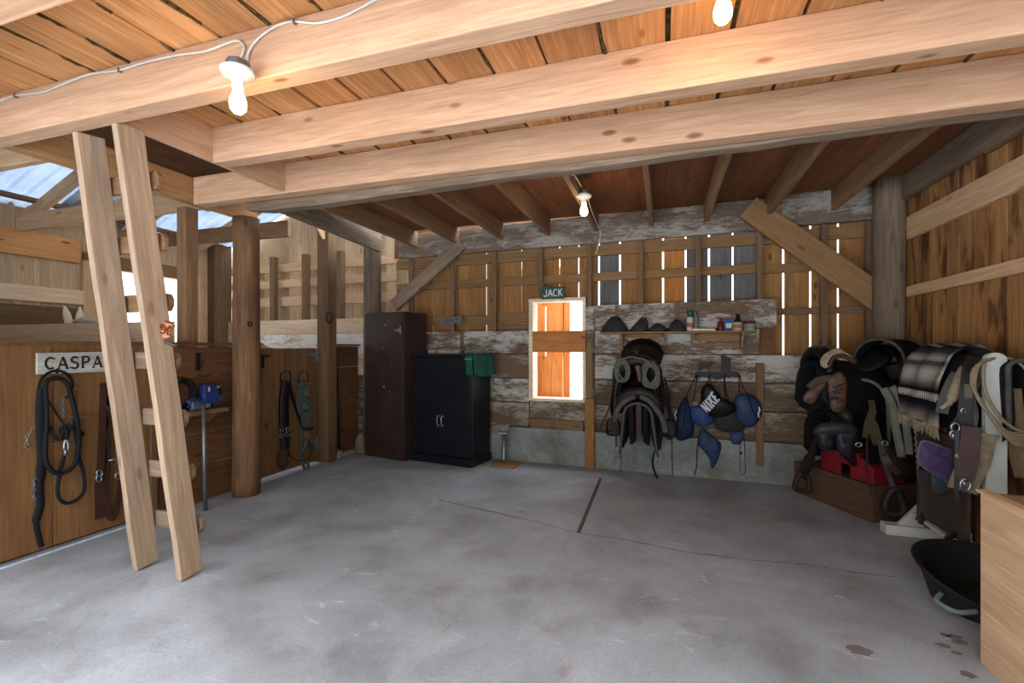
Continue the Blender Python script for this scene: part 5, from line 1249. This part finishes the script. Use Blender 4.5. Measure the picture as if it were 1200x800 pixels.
# brown board slung along the side of the rack
pp = [(1.72,3.50,.17),(1.72,4.08,.17),(1.72,4.08,.80),(1.72,3.50,.80)]
o = meta(MB().prism(pp,(.02,0,0)).build('side_board', plain('umber_board',(74,62,52),.7,var=.25,sc=4)), 'dark brown board leaning on the side of the white saddle rack','board')
o2 = thing('white_batten','thin white batten along the bottom of the brown board','batten',(1.71,3.8,.15)); plank('batten', (1.71,3.46,.145), (1.71,4.09,.16), .022,.03, M_whitepaint, parent=o2)
# striped blanket: path length drives the stripes
def stripes():
    m = NT('serape_stripes'); at_ = m.n('ShaderNodeAttribute', _attribute_name='path'); sp = m.n('ShaderNodeSeparateXYZ'); m.l(at_.outputs['Vector'], sp.inputs[0])
    s_, v_ = sp.outputs[0], sp.outputs[1]
    cr = [(0,(150,140,124)),(.05,(120,112,102)),(.10,(64,60,60)),(.14,(16,16,20)),(.20,(14,14,18)),(.205,(150,145,135)),(.245,(150,145,135)),(.25,(12,12,16)),(.27,(20,20,24)),(.31,(92,88,86)),(.36,(150,144,134)),(.42,(160,152,140)),(.46,(120,114,108)),(.50,(84,80,78)),(.54,(150,144,134)),(.6,(60,57,58)),(.66,(24,24,28)),(.70,(13,13,17)),(.74,(40,38,40)),(.80,(110,104,98)),(.88,(64,60,60)),(.94,(150,142,130)),(1,(90,86,82))]
    c = m.ramp(s_, [(p, srgb(q)) for p, q in cr])
    fine = m.n('ShaderNodeTexWave', Scale=22.0, Distortion=.3); fine.wave_type = 'BANDS'; cv = m.n('ShaderNodeCombineXYZ'); m.l(s_, cv.inputs[0]); m.l(cv.outputs[0], fine.inputs['Vector'])
    c = m.mix(.5, c, m.ramp(fine.outputs['Fac'], [(.3,(.45,.44,.44,1)),(.7,G1)]), 'MULTIPLY')
    # toothed motifs in three bands
    tw = m.mul(m.mul(v_, 52.0), 1.0); fr_ = m.mul(tw, 0, 'FRACT'); tooth = m.mul(fr_, .45, 'GREATER_THAN')
    def band(a, b): return m.mul(m.mul(s_, a, 'GREATER_THAN'), m.mul(s_, b, 'LESS_THAN'))
    c = m.mix(m.mul(band(.185,.232), tooth), c, srgb((170,166,158))); c = m.mix(m.mul(band(.47,.51), tooth), c, srgb((30,30,34))); c = m.mix(m.mul(band(.69,.735), tooth), c, srgb((176,170,160)))
    m.l(c, m.b.inputs['Base Color']); m.b.inputs['Roughness'].default_value = .95; m.b.inputs['Specular IOR Level'].default_value = .1
    tc = m.n('ShaderNodeTexCoord'); m.bump(m.noise(tc.outputs['Object'], 120, 3), .003, .6); return m.m
M_serape = stripes()
bl_ = thing('striped_blanket','grey and black striped woven blanket with fringe over the white rack','blanket',(1.80,3.9,.85))
path = spline([(1.645,0,.875),(1.65,0,.98),(1.66,0,1.10),(1.685,0,1.22),(1.735,0,1.325),(1.82,0,1.375),(1.91,0,1.36),(1.98,0,1.29),(2.02,0,1.16),(2.03,0,1.02)], 6)
Ls = [0]
for a, b in zip(path, path[1:]): Ls.append(Ls[-1]+(b-a).length)
NY = 22; vs, fs, at_v = [], [], []
for sd in (0,1):
    for i, p in enumerate(path):
        tg = (path[min(i+1,len(path)-1)]-path[max(i-1,0)]).normalized(); nn = V((-tg.z,0,tg.x)); 
        for j in range(NY+1):
            f = j/NY; y = 3.66+.50*f+.03*(1-i/len(path))*(f-.5)
            rip = .010*math.sin(f*13+i*.12)*(1 if i < 26 else .6)+.012*mnoise.noise(V((f*3,i*.12,0)))
            q = V((p.x,y,p.z))+nn*(rip-(.012 if sd else 0)); q.z -= .03*max(0,1-i/14)*(1-f)*1.0
            vs.append(q); at_v.append((Ls[i]/Ls[-1]*1.35, f*.45, 0))
n1 = len(path)*(NY+1)
idx = lambda s_, i, j: s_*n1+i*(NY+1)+j
for i in range(len(path)-1):
    for j in range(NY): fs += [(idx(0,i,j),idx(0,i,j+1),idx(0,i+1,j+1),idx(0,i+1,j)), (idx(1,i,j),idx(1,i+1,j),idx(1,i+1,j+1),idx(1,i,j+1))]
    for j in (0,NY): fs.append((idx(0,i,j),idx(0,i+1,j),idx(1,i+1,j),idx(1,i,j)))
for i in (0,len(path)-1):
    for j in range(NY): fs.append((idx(0,i,j),idx(1,i,j),idx(1,i,j+1),idx(0,i,j+1)))
m = MB(); m.v = vs; m.f = fs; o = world_child(m.build('cloth', M_serape, bl_, smooth=True))
atr = o.data.attributes.new('path','FLOAT_VECTOR','POINT')
for i, q in enumerate(at_v): atr.data[i].vector = q
m = MB(); random.seed(5)
for j in range(46):
    f = j/45; p = V((1.645+.010*math.sin(f*13), 3.645+.53*f, .875-.03*(1-f))); l = random.uniform(.055,.085)
    m.tube([p+V((0,0,.005)), p+V((random.uniform(-.006,.006),random.uniform(-.006,.006),-l*.5)), p+V((random.uniform(-.012,.012),random.uniform(-.012,.012),-l))],[.006,.005,.002],5)
fr_ = world_child(m.build('fringe', F_fleece, bl_)); fr_['kind'] = 'stuff'
# saddle under the blanket and the pale roll
pad('saddle_pad','dark pad under the striped blanket on the white rack',V((1.84,3.80,1.315)),PI/2,.115,.40,.56,F_black,F_black,wave=.02,flare=.03)
t = thing('fleece_roll','cream fleece roll along the near edge of the striped blanket','fleece',tuple(at(1103,482,X=1.66)))
world_child(MB().tube(spline([at(1103,478,Y=3.58),at(1113,470,Y=3.56),at(1121,452,Y=3.56),at(1129,435,Y=3.57),at(1137,425,Y=3.6)],5),[.022]*6+[.03]*12+[.018]*3,10,flat=.8).build('roll', F_fleece, t, smooth=True))
m = MB(); m.ribbon(spline([at(1104,484,Y=3.57),at(1108,466,Y=3.57),at(1116,448,Y=3.58),at(1122,438,Y=3.59)],5),.06,.02,(-.6,-.8,0)); world_child(m.build('flap', F_grey, t))
# straps between blanket and post
t = thing('breast_collar','tangle of dark straps, steel snaps and a beaded strip hanging from the white rack','tack',tuple(at(1130,560,Y=3.5)))
def K3(x, y, Yp=3.5): return at(1040+x*.1624, 395+y*.1624, Y=Yp)
world_child(MB().ribbon(spline([K3(620,140,3.52),K3(585,250,3.48),K3(570,400,3.46),K3(560,520,3.46),K3(570,640,3.46),K3(600,760,3.47)],6),.06,.012,(-.5,-.8,0)).build('strap', L_dark, t))
world_child(MB().ribbon(spline([K3(660,160,3.5),K3(640,300,3.47),K3(600,430,3.46),K3(620,560,3.46),K3(600,700,3.46),K3(620,790,3.46)],6),.045,.012,(-.5,-.8,0)).build('strap', F_grey, t))
world_child(MB().ribbon(spline([K3(545,430,3.5),K3(520,560,3.5),K3(470,640,3.5),K3(500,720,3.5),K3(520,900,3.5)],6),.02,.008,(-.5,-.8,0)).build('strap', L_black, t))
m = MB(); m.ribbon([K3(585,340,3.45),K3(585,465,3.45)],.035,.006,(-.5,-.8,0)); world_child(m.build('beaded_strip', F_edge, t))
m = MB()
for x,y,r_ in ((490,650,.026),(475,700,.02),(548,530,.014)): m = MB(); m.tube([K3(x,y,3.46)+V((r_*math.cos(a)*.8,0,r_*math.sin(a))) for a in [2*PI*j/12 for j in range(12)]],.007,6,closed=True); world_child(m.build('ring', M_steel, t, smooth=True))
world_child(MB().tube([K3(470,690,3.46),K3(478,735,3.46)],.01).build('snap', M_steel, t, smooth=True))
t = thing('cinch','brown cinch with pale fleece backing and a steel buckle, hanging beside the brown board','cinch',tuple(at(1130,580,Y=3.5)))
def K4(x, y, Yp=3.48): return at(1030+x*.175, 510+y*.175, Y=Yp)
world_child(MB().ribbon(spline([K4(690,-20,3.44),K4(670,60,3.44),K4(640,180,3.44),K4(580,300,3.44),K4(560,370,3.44)],6),.13,.02,(-.5,-.8,0)).build('fleece_backing', F_fleece, t, smooth=True))
world_child(MB().ribbon(spline([K4(620,-60,3.41),K4(610,60,3.41),K4(600,180,3.41),K4(570,290,3.41)],6),.085,.02,(-.5,-.8,0)).build('strap', L_brown, t))
m = MB(); m.tube([K4(580+34*math.cos(a),330+40*math.sin(a),3.38) for a in [2*PI*j/16 for j in range(16)]],.008,8,closed=True); m.tube([K4(560,300,3.38),K4(590,360,3.38)],.006); world_child(m.build('buckle', M_steel, t, smooth=True))
world_child(MB().ribbon(spline([K4(525,-30,3.45),K4(522,200,3.44),K4(518,350,3.44),K4(530,450,3.44),K4(543,525,3.44)],6),[.02]*18+[.012]*7,.006,(-.5,-.8,0)).build('lace', L_black, t))
world_child(MB().ribbon(spline([K4(520,150,3.44),K4(570,110,3.44),K4(630,60,3.44),K4(640,10,3.44)],6),.03,.015,(-.5,-.8,0)).build('pale_strap', F_fleece, t))
# purple quilted pad and its grey-blue lining
t = thing('purple_pad','purple quilted cloth pad hanging below the striped blanket','saddle pad',tuple(K4(400,330,3.65)))
pol = [K4(x,y,3.66) for x,y in [(300,35),(420,75),(515,120),(518,200),(510,290),(480,325),(430,290),(360,250),(290,205),(265,150),(272,80)]]
world_child(MB().pillow(spline(pol,3,closed=True),(-.6,-.8,0),.03,.3).build('quilt', M_purple, t, smooth=True))
m = MB()
for a_, b_ in (((290,60),(500,200)),((275,130),(470,290)),((330,240),(500,110)),((290,200),(430,80))): m.tube([K4(a_[0],a_[1],3.635), K4((a_[0]+b_[0])/2,(a_[1]+b_[1])/2,3.622), K4(b_[0],b_[1],3.635)],.003,5)
world_child(m.build('stitching', M_purple, t))
world_child(MB().tube(spline(pol,3,closed=True),.007,6,closed=True).build('binding', F_edge, t, smooth=True))
t = thing('blue_grey_cloth','small slate blue cloth corner hanging under the purple pad','cloth',tuple(K4(410,385,3.7)))
world_child(MB().pillow(spline([K4(x,y,3.70) for x,y in [(360,250),(480,320),(470,345),(425,385),(385,380),(360,350)]],3,closed=True),(-.6,-.8,0),.02,.5).build('cloth_body', M_teal, t, smooth=True)); world_child(MB().tube([K4(365,345,3.68),K4(390,380,3.68),K4(425,385,3.68),K4(470,345,3.68)],.005).build('hem', M_teal, t))
t = thing('hanging_straps','brown straps hanging to the white foot of the rack','strap',tuple(K4(300,600,3.95)))
world_child(MB().ribbon(spline([K4(290,230,3.95),K4(300,400,3.95),K4(290,520,3.95),K4(270,575,3.95)],6),.05,.012,(-.5,-.8,0)).build('strap', L_dark, t)); world_child(MB().ribbon(spline([K4(345,240,3.93),K4(350,400,3.93),K4(345,540,3.93),K4(320,620,3.93)],6),.035,.01,(-.5,-.8,0)).build('strap', L_black, t))
world_child(MB().pillow(spline([K4(x,y,3.93) for x,y in [(280,520),(310,560),(300,600),(262,585),(265,550)]],3,closed=True),(-.5,-.8,0),.02,.5).build('leather_tab', L_brown, t, smooth=True))
# grey paddle resting on the foot
t = thing('paddle','short dark flat blade leaning against the white foot of the rack','tool',tuple(K4(460,720,3.6)))
world_child(MB().pillow(spline([K4(x,y,3.60) for x,y in [(430,690),(470,650),(520,640),(545,655),(500,690),(470,720),(440,715)]],3,closed=True),(-.3,-.8,.5),.012,1).build('blade', L_dark, t, smooth=True)); world_child(MB().tube([K4(535,655,3.6),K4(600,640,3.62)],.012).build('grip', L_black, t))
# lariat
t = thing('lariat','coiled tan rope hung over the white post','rope',tuple(at(1170,520,Y=3.36)))
for k in range(6):
    dx = k*9; dy = k*17-12
    pts = [K3(680-6*k,180+4*k,py-.02),K3(630-10*k+k*k,330,py-.05),K3(655+dx*.6,450+dy*.3,py-.07),K3(740+dx,590+dy*.9-20,py-.08),K3(860+dx,690+dy,py-.08),K3(1000,740+dy*1.1-40,py-.07),K3(1130,640+dy*.5,py-.05),K3(1120,420,py-.03),K3(1000,230,py-.02),K3(860,150,py+.02)]
    world_child(MB().tube(spline(pts,7,closed=True),.0085,7,closed=True).build('coil', R_lariat, t, smooth=True))
world_child(MB().tube(spline([K3(700,190,py-.03),K3(690,270,py-.05),K3(715,420,py-.08),K3(800,560,py-.09),K3(900,650,py-.09),K3(1010,690,py-.08)],7),.009,7).build('tail', R_lariat, t, smooth=True))
# more tack to the right of the post
pad('saddle_pad','black saddle pad hung right of the white post, by the right wall',V((1.91,py+.10,1.28)),PI/2,.07,.44,.30,F_black,F_grey,wave=.01,flare=-.02)
t = thing('tan_cinch','tan mohair cinch hanging behind the ropes at the right edge','cinch',tuple(at(1190,540,Y=3.5)))
world_child(MB().ribbon(spline([at(1182,455,Y=py+.01),at(1188,500,Y=py+.0),at(1196,530,Y=py+.0),at(1204,560,Y=py+.0)],6),.10,.02,(-.5,-.8,0)).build('mohair', plain('tan_mohair',(128,106,78),1,var=.3,sc=40), t, smooth=True)); world_child(MB().tube([at(1178,452,Y=py),at(1186,452,Y=py)],.012).build('ring', M_steel, t))

# ---------------------------------------------------------------- rubber feed tub
tc_ = V((1.65,3.08,0)); M_rub = plain('black_rubber',(34,36,34),.6,var=.4,sc=8)
t = thing('rubber_tub','black rubber feed tub slumped open on the floor by the plywood bin','tub',tuple(tc_)); m = MB(); rings = []
n = 48; thb = math.atan2(.33,-.14)
def rimz(th): return .165+.055*math.cos(th-thb)-.035*math.exp(-((math.atan2(math.sin(th-3.9),math.cos(th-3.9)))/.35)**2)
def rimr(th): return .335-.03*math.exp(-((math.atan2(math.sin(th-3.9),math.cos(th-3.9)))/.3)**2)
for f, rr, out in ((0,.0,1),(0,.24,1),(0,.27,1),(.25,.285,1),(.5,.30,1),(.8,.32,1),(.92,.325,1),(.94,.345,1),(1.0,.35,1),(1.0,.335,1),(.9,.315,1),(.5,.29,1),(.12,.262,1),(.06,.24,1),(.06,0,1)):
    ring = []
    for k in range(n):
        th = 2*PI*k/n; r_ = rr*rimr(th)/.335 if f > .3 else rr; ring.append(V((r_*math.cos(th), r_*math.sin(th), .004+(rimz(th) if f > .06 else .2)*f)))
    rings.append(ring)
m.loft(rings).build('tub_body', M_rub, t, smooth=True)
a0 = 3.75
MB().tube(spline([V((.33*math.cos(a0-.2),.33*math.sin(a0-.2),.10)),V((.40*math.cos(a0-.1),.40*math.sin(a0-.1),.085)),V((.40*math.cos(a0+.1),.40*math.sin(a0+.1),.075)),V((.33*math.cos(a0+.25),.33*math.sin(a0+.25),.085))],5),.012,8).build('handle', plain('grey_green_plastic',(120,132,128),.5), t, smooth=True)

# ---------------------------------------------------------------- cabinet dressing
CB = cab.matrix_world
t = thing('green_cloth','green cloth hanging over the right end of the black cabinet','cloth',tuple(CB@V((.02,.2,hc))))
pth = spline([(-.10,0,hc+.012),(-.02,0,hc+.016),(.03,0,hc+.008),(.045,0,hc-.05),(.05,0,hc-.15),(.055,0,hc-.22)],5); rings = []
for i, p in enumerate(pth):
    f = i/len(pth); top_, bot_ = [], []
    for j in range(15):
        g = j/14; y = -.02+.34*g+.06*f*(g-.3); w = .018*math.sin(g*15+f)*f+.07*f*g; dz = -.03*f*math.sin(g*PI)
        top_.append(V((p.x+w, y, p.z+dz+(.002 if f < .3 else 0)))); bot_.append(V((p.x+w-.010, y, p.z+dz-.010)))
    rings.append(top_+bot_[::-1])
m = MB().loft(rings); m.xf(CB); world_child(m.build('drape', M_greencloth, t, smooth=True))
m = MB(); m.prism([(-.06,-.042,hc-.012),(.035,-.042,hc-.012),(.045,-.055,hc-.235),(-.035,-.055,hc-.225)],(0,.008,0)); m.prism([(-.06,-.045,hc-.03),(.036,-.045,hc-.03),(.036,-.046,hc-.038),(-.06,-.046,hc-.038)],(0,.002,0)); m.xf(CB); world_child(m.build('front_fold', M_greencloth, t, bevel=.003))
m = MB()
m.prism([(-.058,-.058,hc-.045),(.038,-.058,hc-.045),(.038,-.058,hc-.055),(-.058,-.058,hc-.055)],(0,.002,0)); m.xf(CB); world_child(m.build('pale_stripe', plain('pale_green_thread',(110,160,140),.9), t))
t = thing('paper_roll','pale paper roll with red bands lying on the black cabinet','roll',tuple(CB@V((-.4,.12,hc+.03))))
ra, rb = CB@V((-.70,.14,hc+.028)), CB@V((-.24,.14,hc+.028))
world_child(MB().tube([ra,rb],.027,16).build('tube_body', plain('buff_paper',(168,156,140),.8), t, smooth=False))
d_ = (rb-ra).normalized(); m = MB()
for s_ in (.10,.135): m.tube([ra+d_*s_,ra+d_*(s_+.014)],.0285,16)
world_child(m.build('red_bands', plain('red_ink',(176,62,50),.7), t))
world_child(MB().tube([rb+d_*.0,rb+d_*.03],.016,12).build('inner_tube', plain('grey_core',(90,86,80),.8), t))
# metal stand right of the cabinet
b0 = at(590.5,541,Z=0); pt = thing('metal_stand','short grey metal post stand with a forked top, right of the black cabinet','stand',tuple(b0))
zt2 = at(590,508,Y=b0.y).z
world_child(MB().lathe([(0,.012),(.028,.012),(.026,.03),(.024,zt2),(0,zt2)],(b0.x,b0.y,0),14).build('post', M_galv, pt, smooth=True))
m = MB(); c = V((b0.x,b0.y,zt2)); m.box(tuple(c+V((-.06,-.03,0))),tuple(c+V((.05,.03,.02)))); m.tube([c+V((.04,0,.01)),c+V((.075,0,.08))],.01,6); m.tube([c+V((-.05,0,.01)),c+V((-.07,0,.05)),c+V((-.05,0,.07))],.008,6); world_child(m.build('fork_head', M_galv, pt))
pts = [at(u,v,Z=0) for u,v in [(574,547.5),(603,549),(612,543),(600,540),(578,540)]]
world_child(MB().prism([p+V((0,0,.001)) for p in pts],(0,0,.011)).build('base_plate', W_joist, pt))

# ---------------------------------------------------------------- cable along the beam
M_cable = plain('white_cable',(214,210,200),.5,var=.15)
t = thing('cable','white electric cable stapled along the second ceiling beam','cable',tuple(at(150,80,Y=1.6)))
def cb(pts): return spline([at(u,v,Y=1.596) for u,v in pts],6)
world_child(MB().tube(cb([(-20,124),(0,118),(18,112),(50,108),(75,98),(105,87),(140,82),(170,73),(205,65),(240,60),(268,50),(280,48),(286,56),(281,72)]),.0055,7).build('cable_run', M_cable, t, smooth=True))
world_child(MB().tube(cb([(290,76),(292,60),(304,44),(325,30),(345,25),(372,27),(400,20),(425,8),(445,-2),(500,-16)]),.0055,7).build('cable_run', M_cable, t, smooth=True))
for u, v in ((18,112),(140,82),(345,25)): c = at(u,v,Y=1.594); world_child(MB().box(tuple(c+V((-.004,-.008,-.01))),tuple(c+V((.004,.010,.01)))).build('staple', M_galv, t))
t = thing('cable','thin cable running past the lamp under the lean-to ceiling','cable',(-.66,4.4,2.7))
world_child(MB().tube(spline([(-.68,3.45,2.62),(-.675,3.7,2.72),(-.67,4.0,2.73)],6),.005,6).build('cable_run', M_cable, t, smooth=True)); world_child(MB().tube(spline([(-.64,4.1,2.70),(-.655,4.5,2.66),(-.66,5.0,2.64),(-.66,5.2,2.60),(-.70,5.26,2.45),(-.72,5.28,2.40)],6),.005,6).build('cable_run', M_cable, t, smooth=True))

# ---------------------------------------------------------------- ornament on the ladder
def O(x, y, Yo=1.90): return at(165+x*.0688, 355+y*.0688, Y=Yo)
t = thing('clay_ornament','orange ornament of two scrolled shapes with dark leaves, fixed to the ladder rail','ornament',tuple(O(380,600)))
M_orn = plain('terracotta_peach',(224,156,112),.7,var=.15,sc=20); M_scroll = plain('rust_scroll',(140,66,36),.7,var=.2,sc=20)
o1 = [(150,250),(200,205),(262,215),(330,210),(375,245),(385,300),(350,350),(300,400),(290,460),(230,470),(170,455),(145,400),(160,320)]
o2_ = [(330,350),(390,312),(460,335),(530,350),(560,400),(540,460),(500,500),(500,570),(430,600),(360,605),(300,560),(280,510),(320,450)]
world_child(MB().pillow(spline([O(x,y,1.91) for x,y in o1],3,closed=True),(.55,-.8,0),.016,.6).build('plaque', M_orn, t, smooth=True))
world_child(MB().pillow(spline([O(x,y,1.895) for x,y in o2_],3,closed=True),(.55,-.8,0),.016,.6).build('plaque', M_orn, t, smooth=True))
def curl(cx, cy, Yo, sx_=1): 
    pts = [(cx+sx_*x, cy+y) for x, y in ((8,-25),(-5,-38),(-30,-45),(-48,-20),(-42,20),(-10,40),(20,30),(28,0),(5,-15),(-12,0))]
    a_ = [(cx+sx_*x, cy+y) for x, y in ((20,30),(22,70),(10,100),(-25,105),(-45,90))]
    m = MB(); m.tube(spline([O(x,y,Yo) for x,y in pts],4),.0042,6); m.tube(spline([O(x,y,Yo) for x,y in a_],4),.0042,6); return m
for cx, cy, Yo, s_ in ((228,300,1.892,1),(300,300,1.892,-1),(385,410,1.877,1),(470,440,1.877,-1)): world_child(curl(cx,cy,Yo,s_).build('scroll', M_scroll, t, smooth=True))
M_leaf = plain('dark_teal_leaf',(40,52,58),.6,var=.3); M_leafg = plain('grey_leaf',(96,88,84),.7,var=.3); M_leafb = plain('brown_leaf',(104,82,64),.8,var=.3)
for pts, mt in (([(140,500),(190,480),(270,500),(260,560),(210,610),(170,590)],M_leaf),([(240,600),(280,590),(335,630),(330,690),(290,690),(250,650)],M_leafg),([(330,640),(400,620),(500,650),(560,700),(640,712),(540,730),(430,700)],M_leafb),([(480,570),(520,555),(580,570),(530,595),(480,600)],M_leafb),([(130,200),(150,150),(260,160),(350,180),(400,270),(340,200),(240,185)],M_leafb),([(400,300),(470,310),(540,340),(595,400),(560,410),(500,350)],M_leafb),([(50,460),(100,445),(200,480),(230,540),(150,500)],M_leafg)):
    world_child(MB().pillow(spline([O(x,y,1.90) for x,y in pts],3,closed=True),(.4,-.9,0),.008,.6,rings=3).build('leaf', mt, t, smooth=True))

# ---------------------------------------------------------------- horse behind the divider
def horse():
    J = [('pelvis',(-4.55,3.45,1.22),.27),('loin',(-4.85,3.45,1.24),.27),('chest',(-5.2,3.42,1.20),.28),('shoulder',(-5.4,3.40,1.24),.22),('neck1',(-5.58,3.36,1.44),.15),('neck2',(-5.76,3.32,1.56),.115),('poll',(-5.90,3.28,1.605),.075),('brow',(-6.0,3.26,1.52),.085),('face',(-6.12,3.24,1.36),.065),('muzzle',(-6.20,3.22,1.18),.055)]
    vs = [V(j[1]) for j in J]; rs = [j[2] for j in J]; es = [(i,i+1) for i in range(len(J)-1)]
    def limb(par, pts):
        p = par
        for c, r in pts: vs.append(V(c)); rs.append(r); es.append((p,len(vs)-1)); p = len(vs)-1
    for s in (-1,1):
        y = 3.44+.14*s
        limb(0,[((-4.42,y,1.0),.15),((-4.52,y,.72),.10),((-4.34,y,.46),.055),((-4.37,y,.14),.04),((-4.42,y,.045),.055)])
        limb(2,[((-5.34,y-.02,.95),.11),((-5.36,y-.02,.66),.07),((-5.35,y-.02,.44),.05),((-5.36,y-.02,.14),.036),((-5.40,y-.02,.045),.052)])
    limb(0,[((-4.26,3.45,1.28),.05),((-4.16,3.45,1.05),.045),((-4.14,3.45,.7),.05)])
    me = bpy.data.meshes.new('horse'); me.from_pydata([tuple(v-V((-5,3.4,0))) for v in vs], es, []); o = bpy.data.objects.new('horse', me); C.objects.link(o); o.location = (-5,3.4,-.05)
    md = o.modifiers.new('skin','SKIN'); 
    for i, sv in enumerate(me.skin_vertices[0].data): sv.radius = (rs[i],rs[i]); sv.use_root = (i == 0)
    ss = o.modifiers.new('sub','SUBSURF'); ss.levels = 2; ss.render_levels = 2
    return o
M_horse = plain('cream_horse_coat',(222,206,182),.8,var=.12,sc=6)
bpy.context.view_layer.update()
h = horse()
dg = bpy.context.evaluated_depsgraph_get(); ev = bpy.data.meshes.new_from_object(h.evaluated_get(dg)); h.modifiers.clear(); h.data = ev; ev.materials.clear(); ev.materials.append(M_horse)
for p in ev.polygons: p.use_smooth = True
meta(h, 'cream white horse behind the pale stall divider, only ear and crest showing', 'horse')
bpy.context.view_layer.update()
for s, nm in ((-1,''),(1,'')):
    b_ = V((-5.90,3.28+.05*s,1.64)); tip = V((-5.925,3.28+.07*s,1.79)); m = MB()
    m.tube([b_-V((0,0,.05)), b_, b_.lerp(tip,.4), b_.lerp(tip,.75), tip],[.03,.038,.036,.022,.004],10,flat=.6,normal=(1,0,0)); world_child(m.build('ear', M_horse, h, smooth=True))
m = MB(); m.tube(spline([(-5.97,3.27,1.60),(-5.86,3.29,1.64),(-5.72,3.33,1.63),(-5.55,3.37,1.57),(-5.38,3.41,1.46)],6),[.018]*8+[.03]*14+[.02]*3,8,flat=1.3); world_child(m.build('mane', plain('pale_mane',(206,190,166),.95,var=.3,sc=30), h, smooth=True))
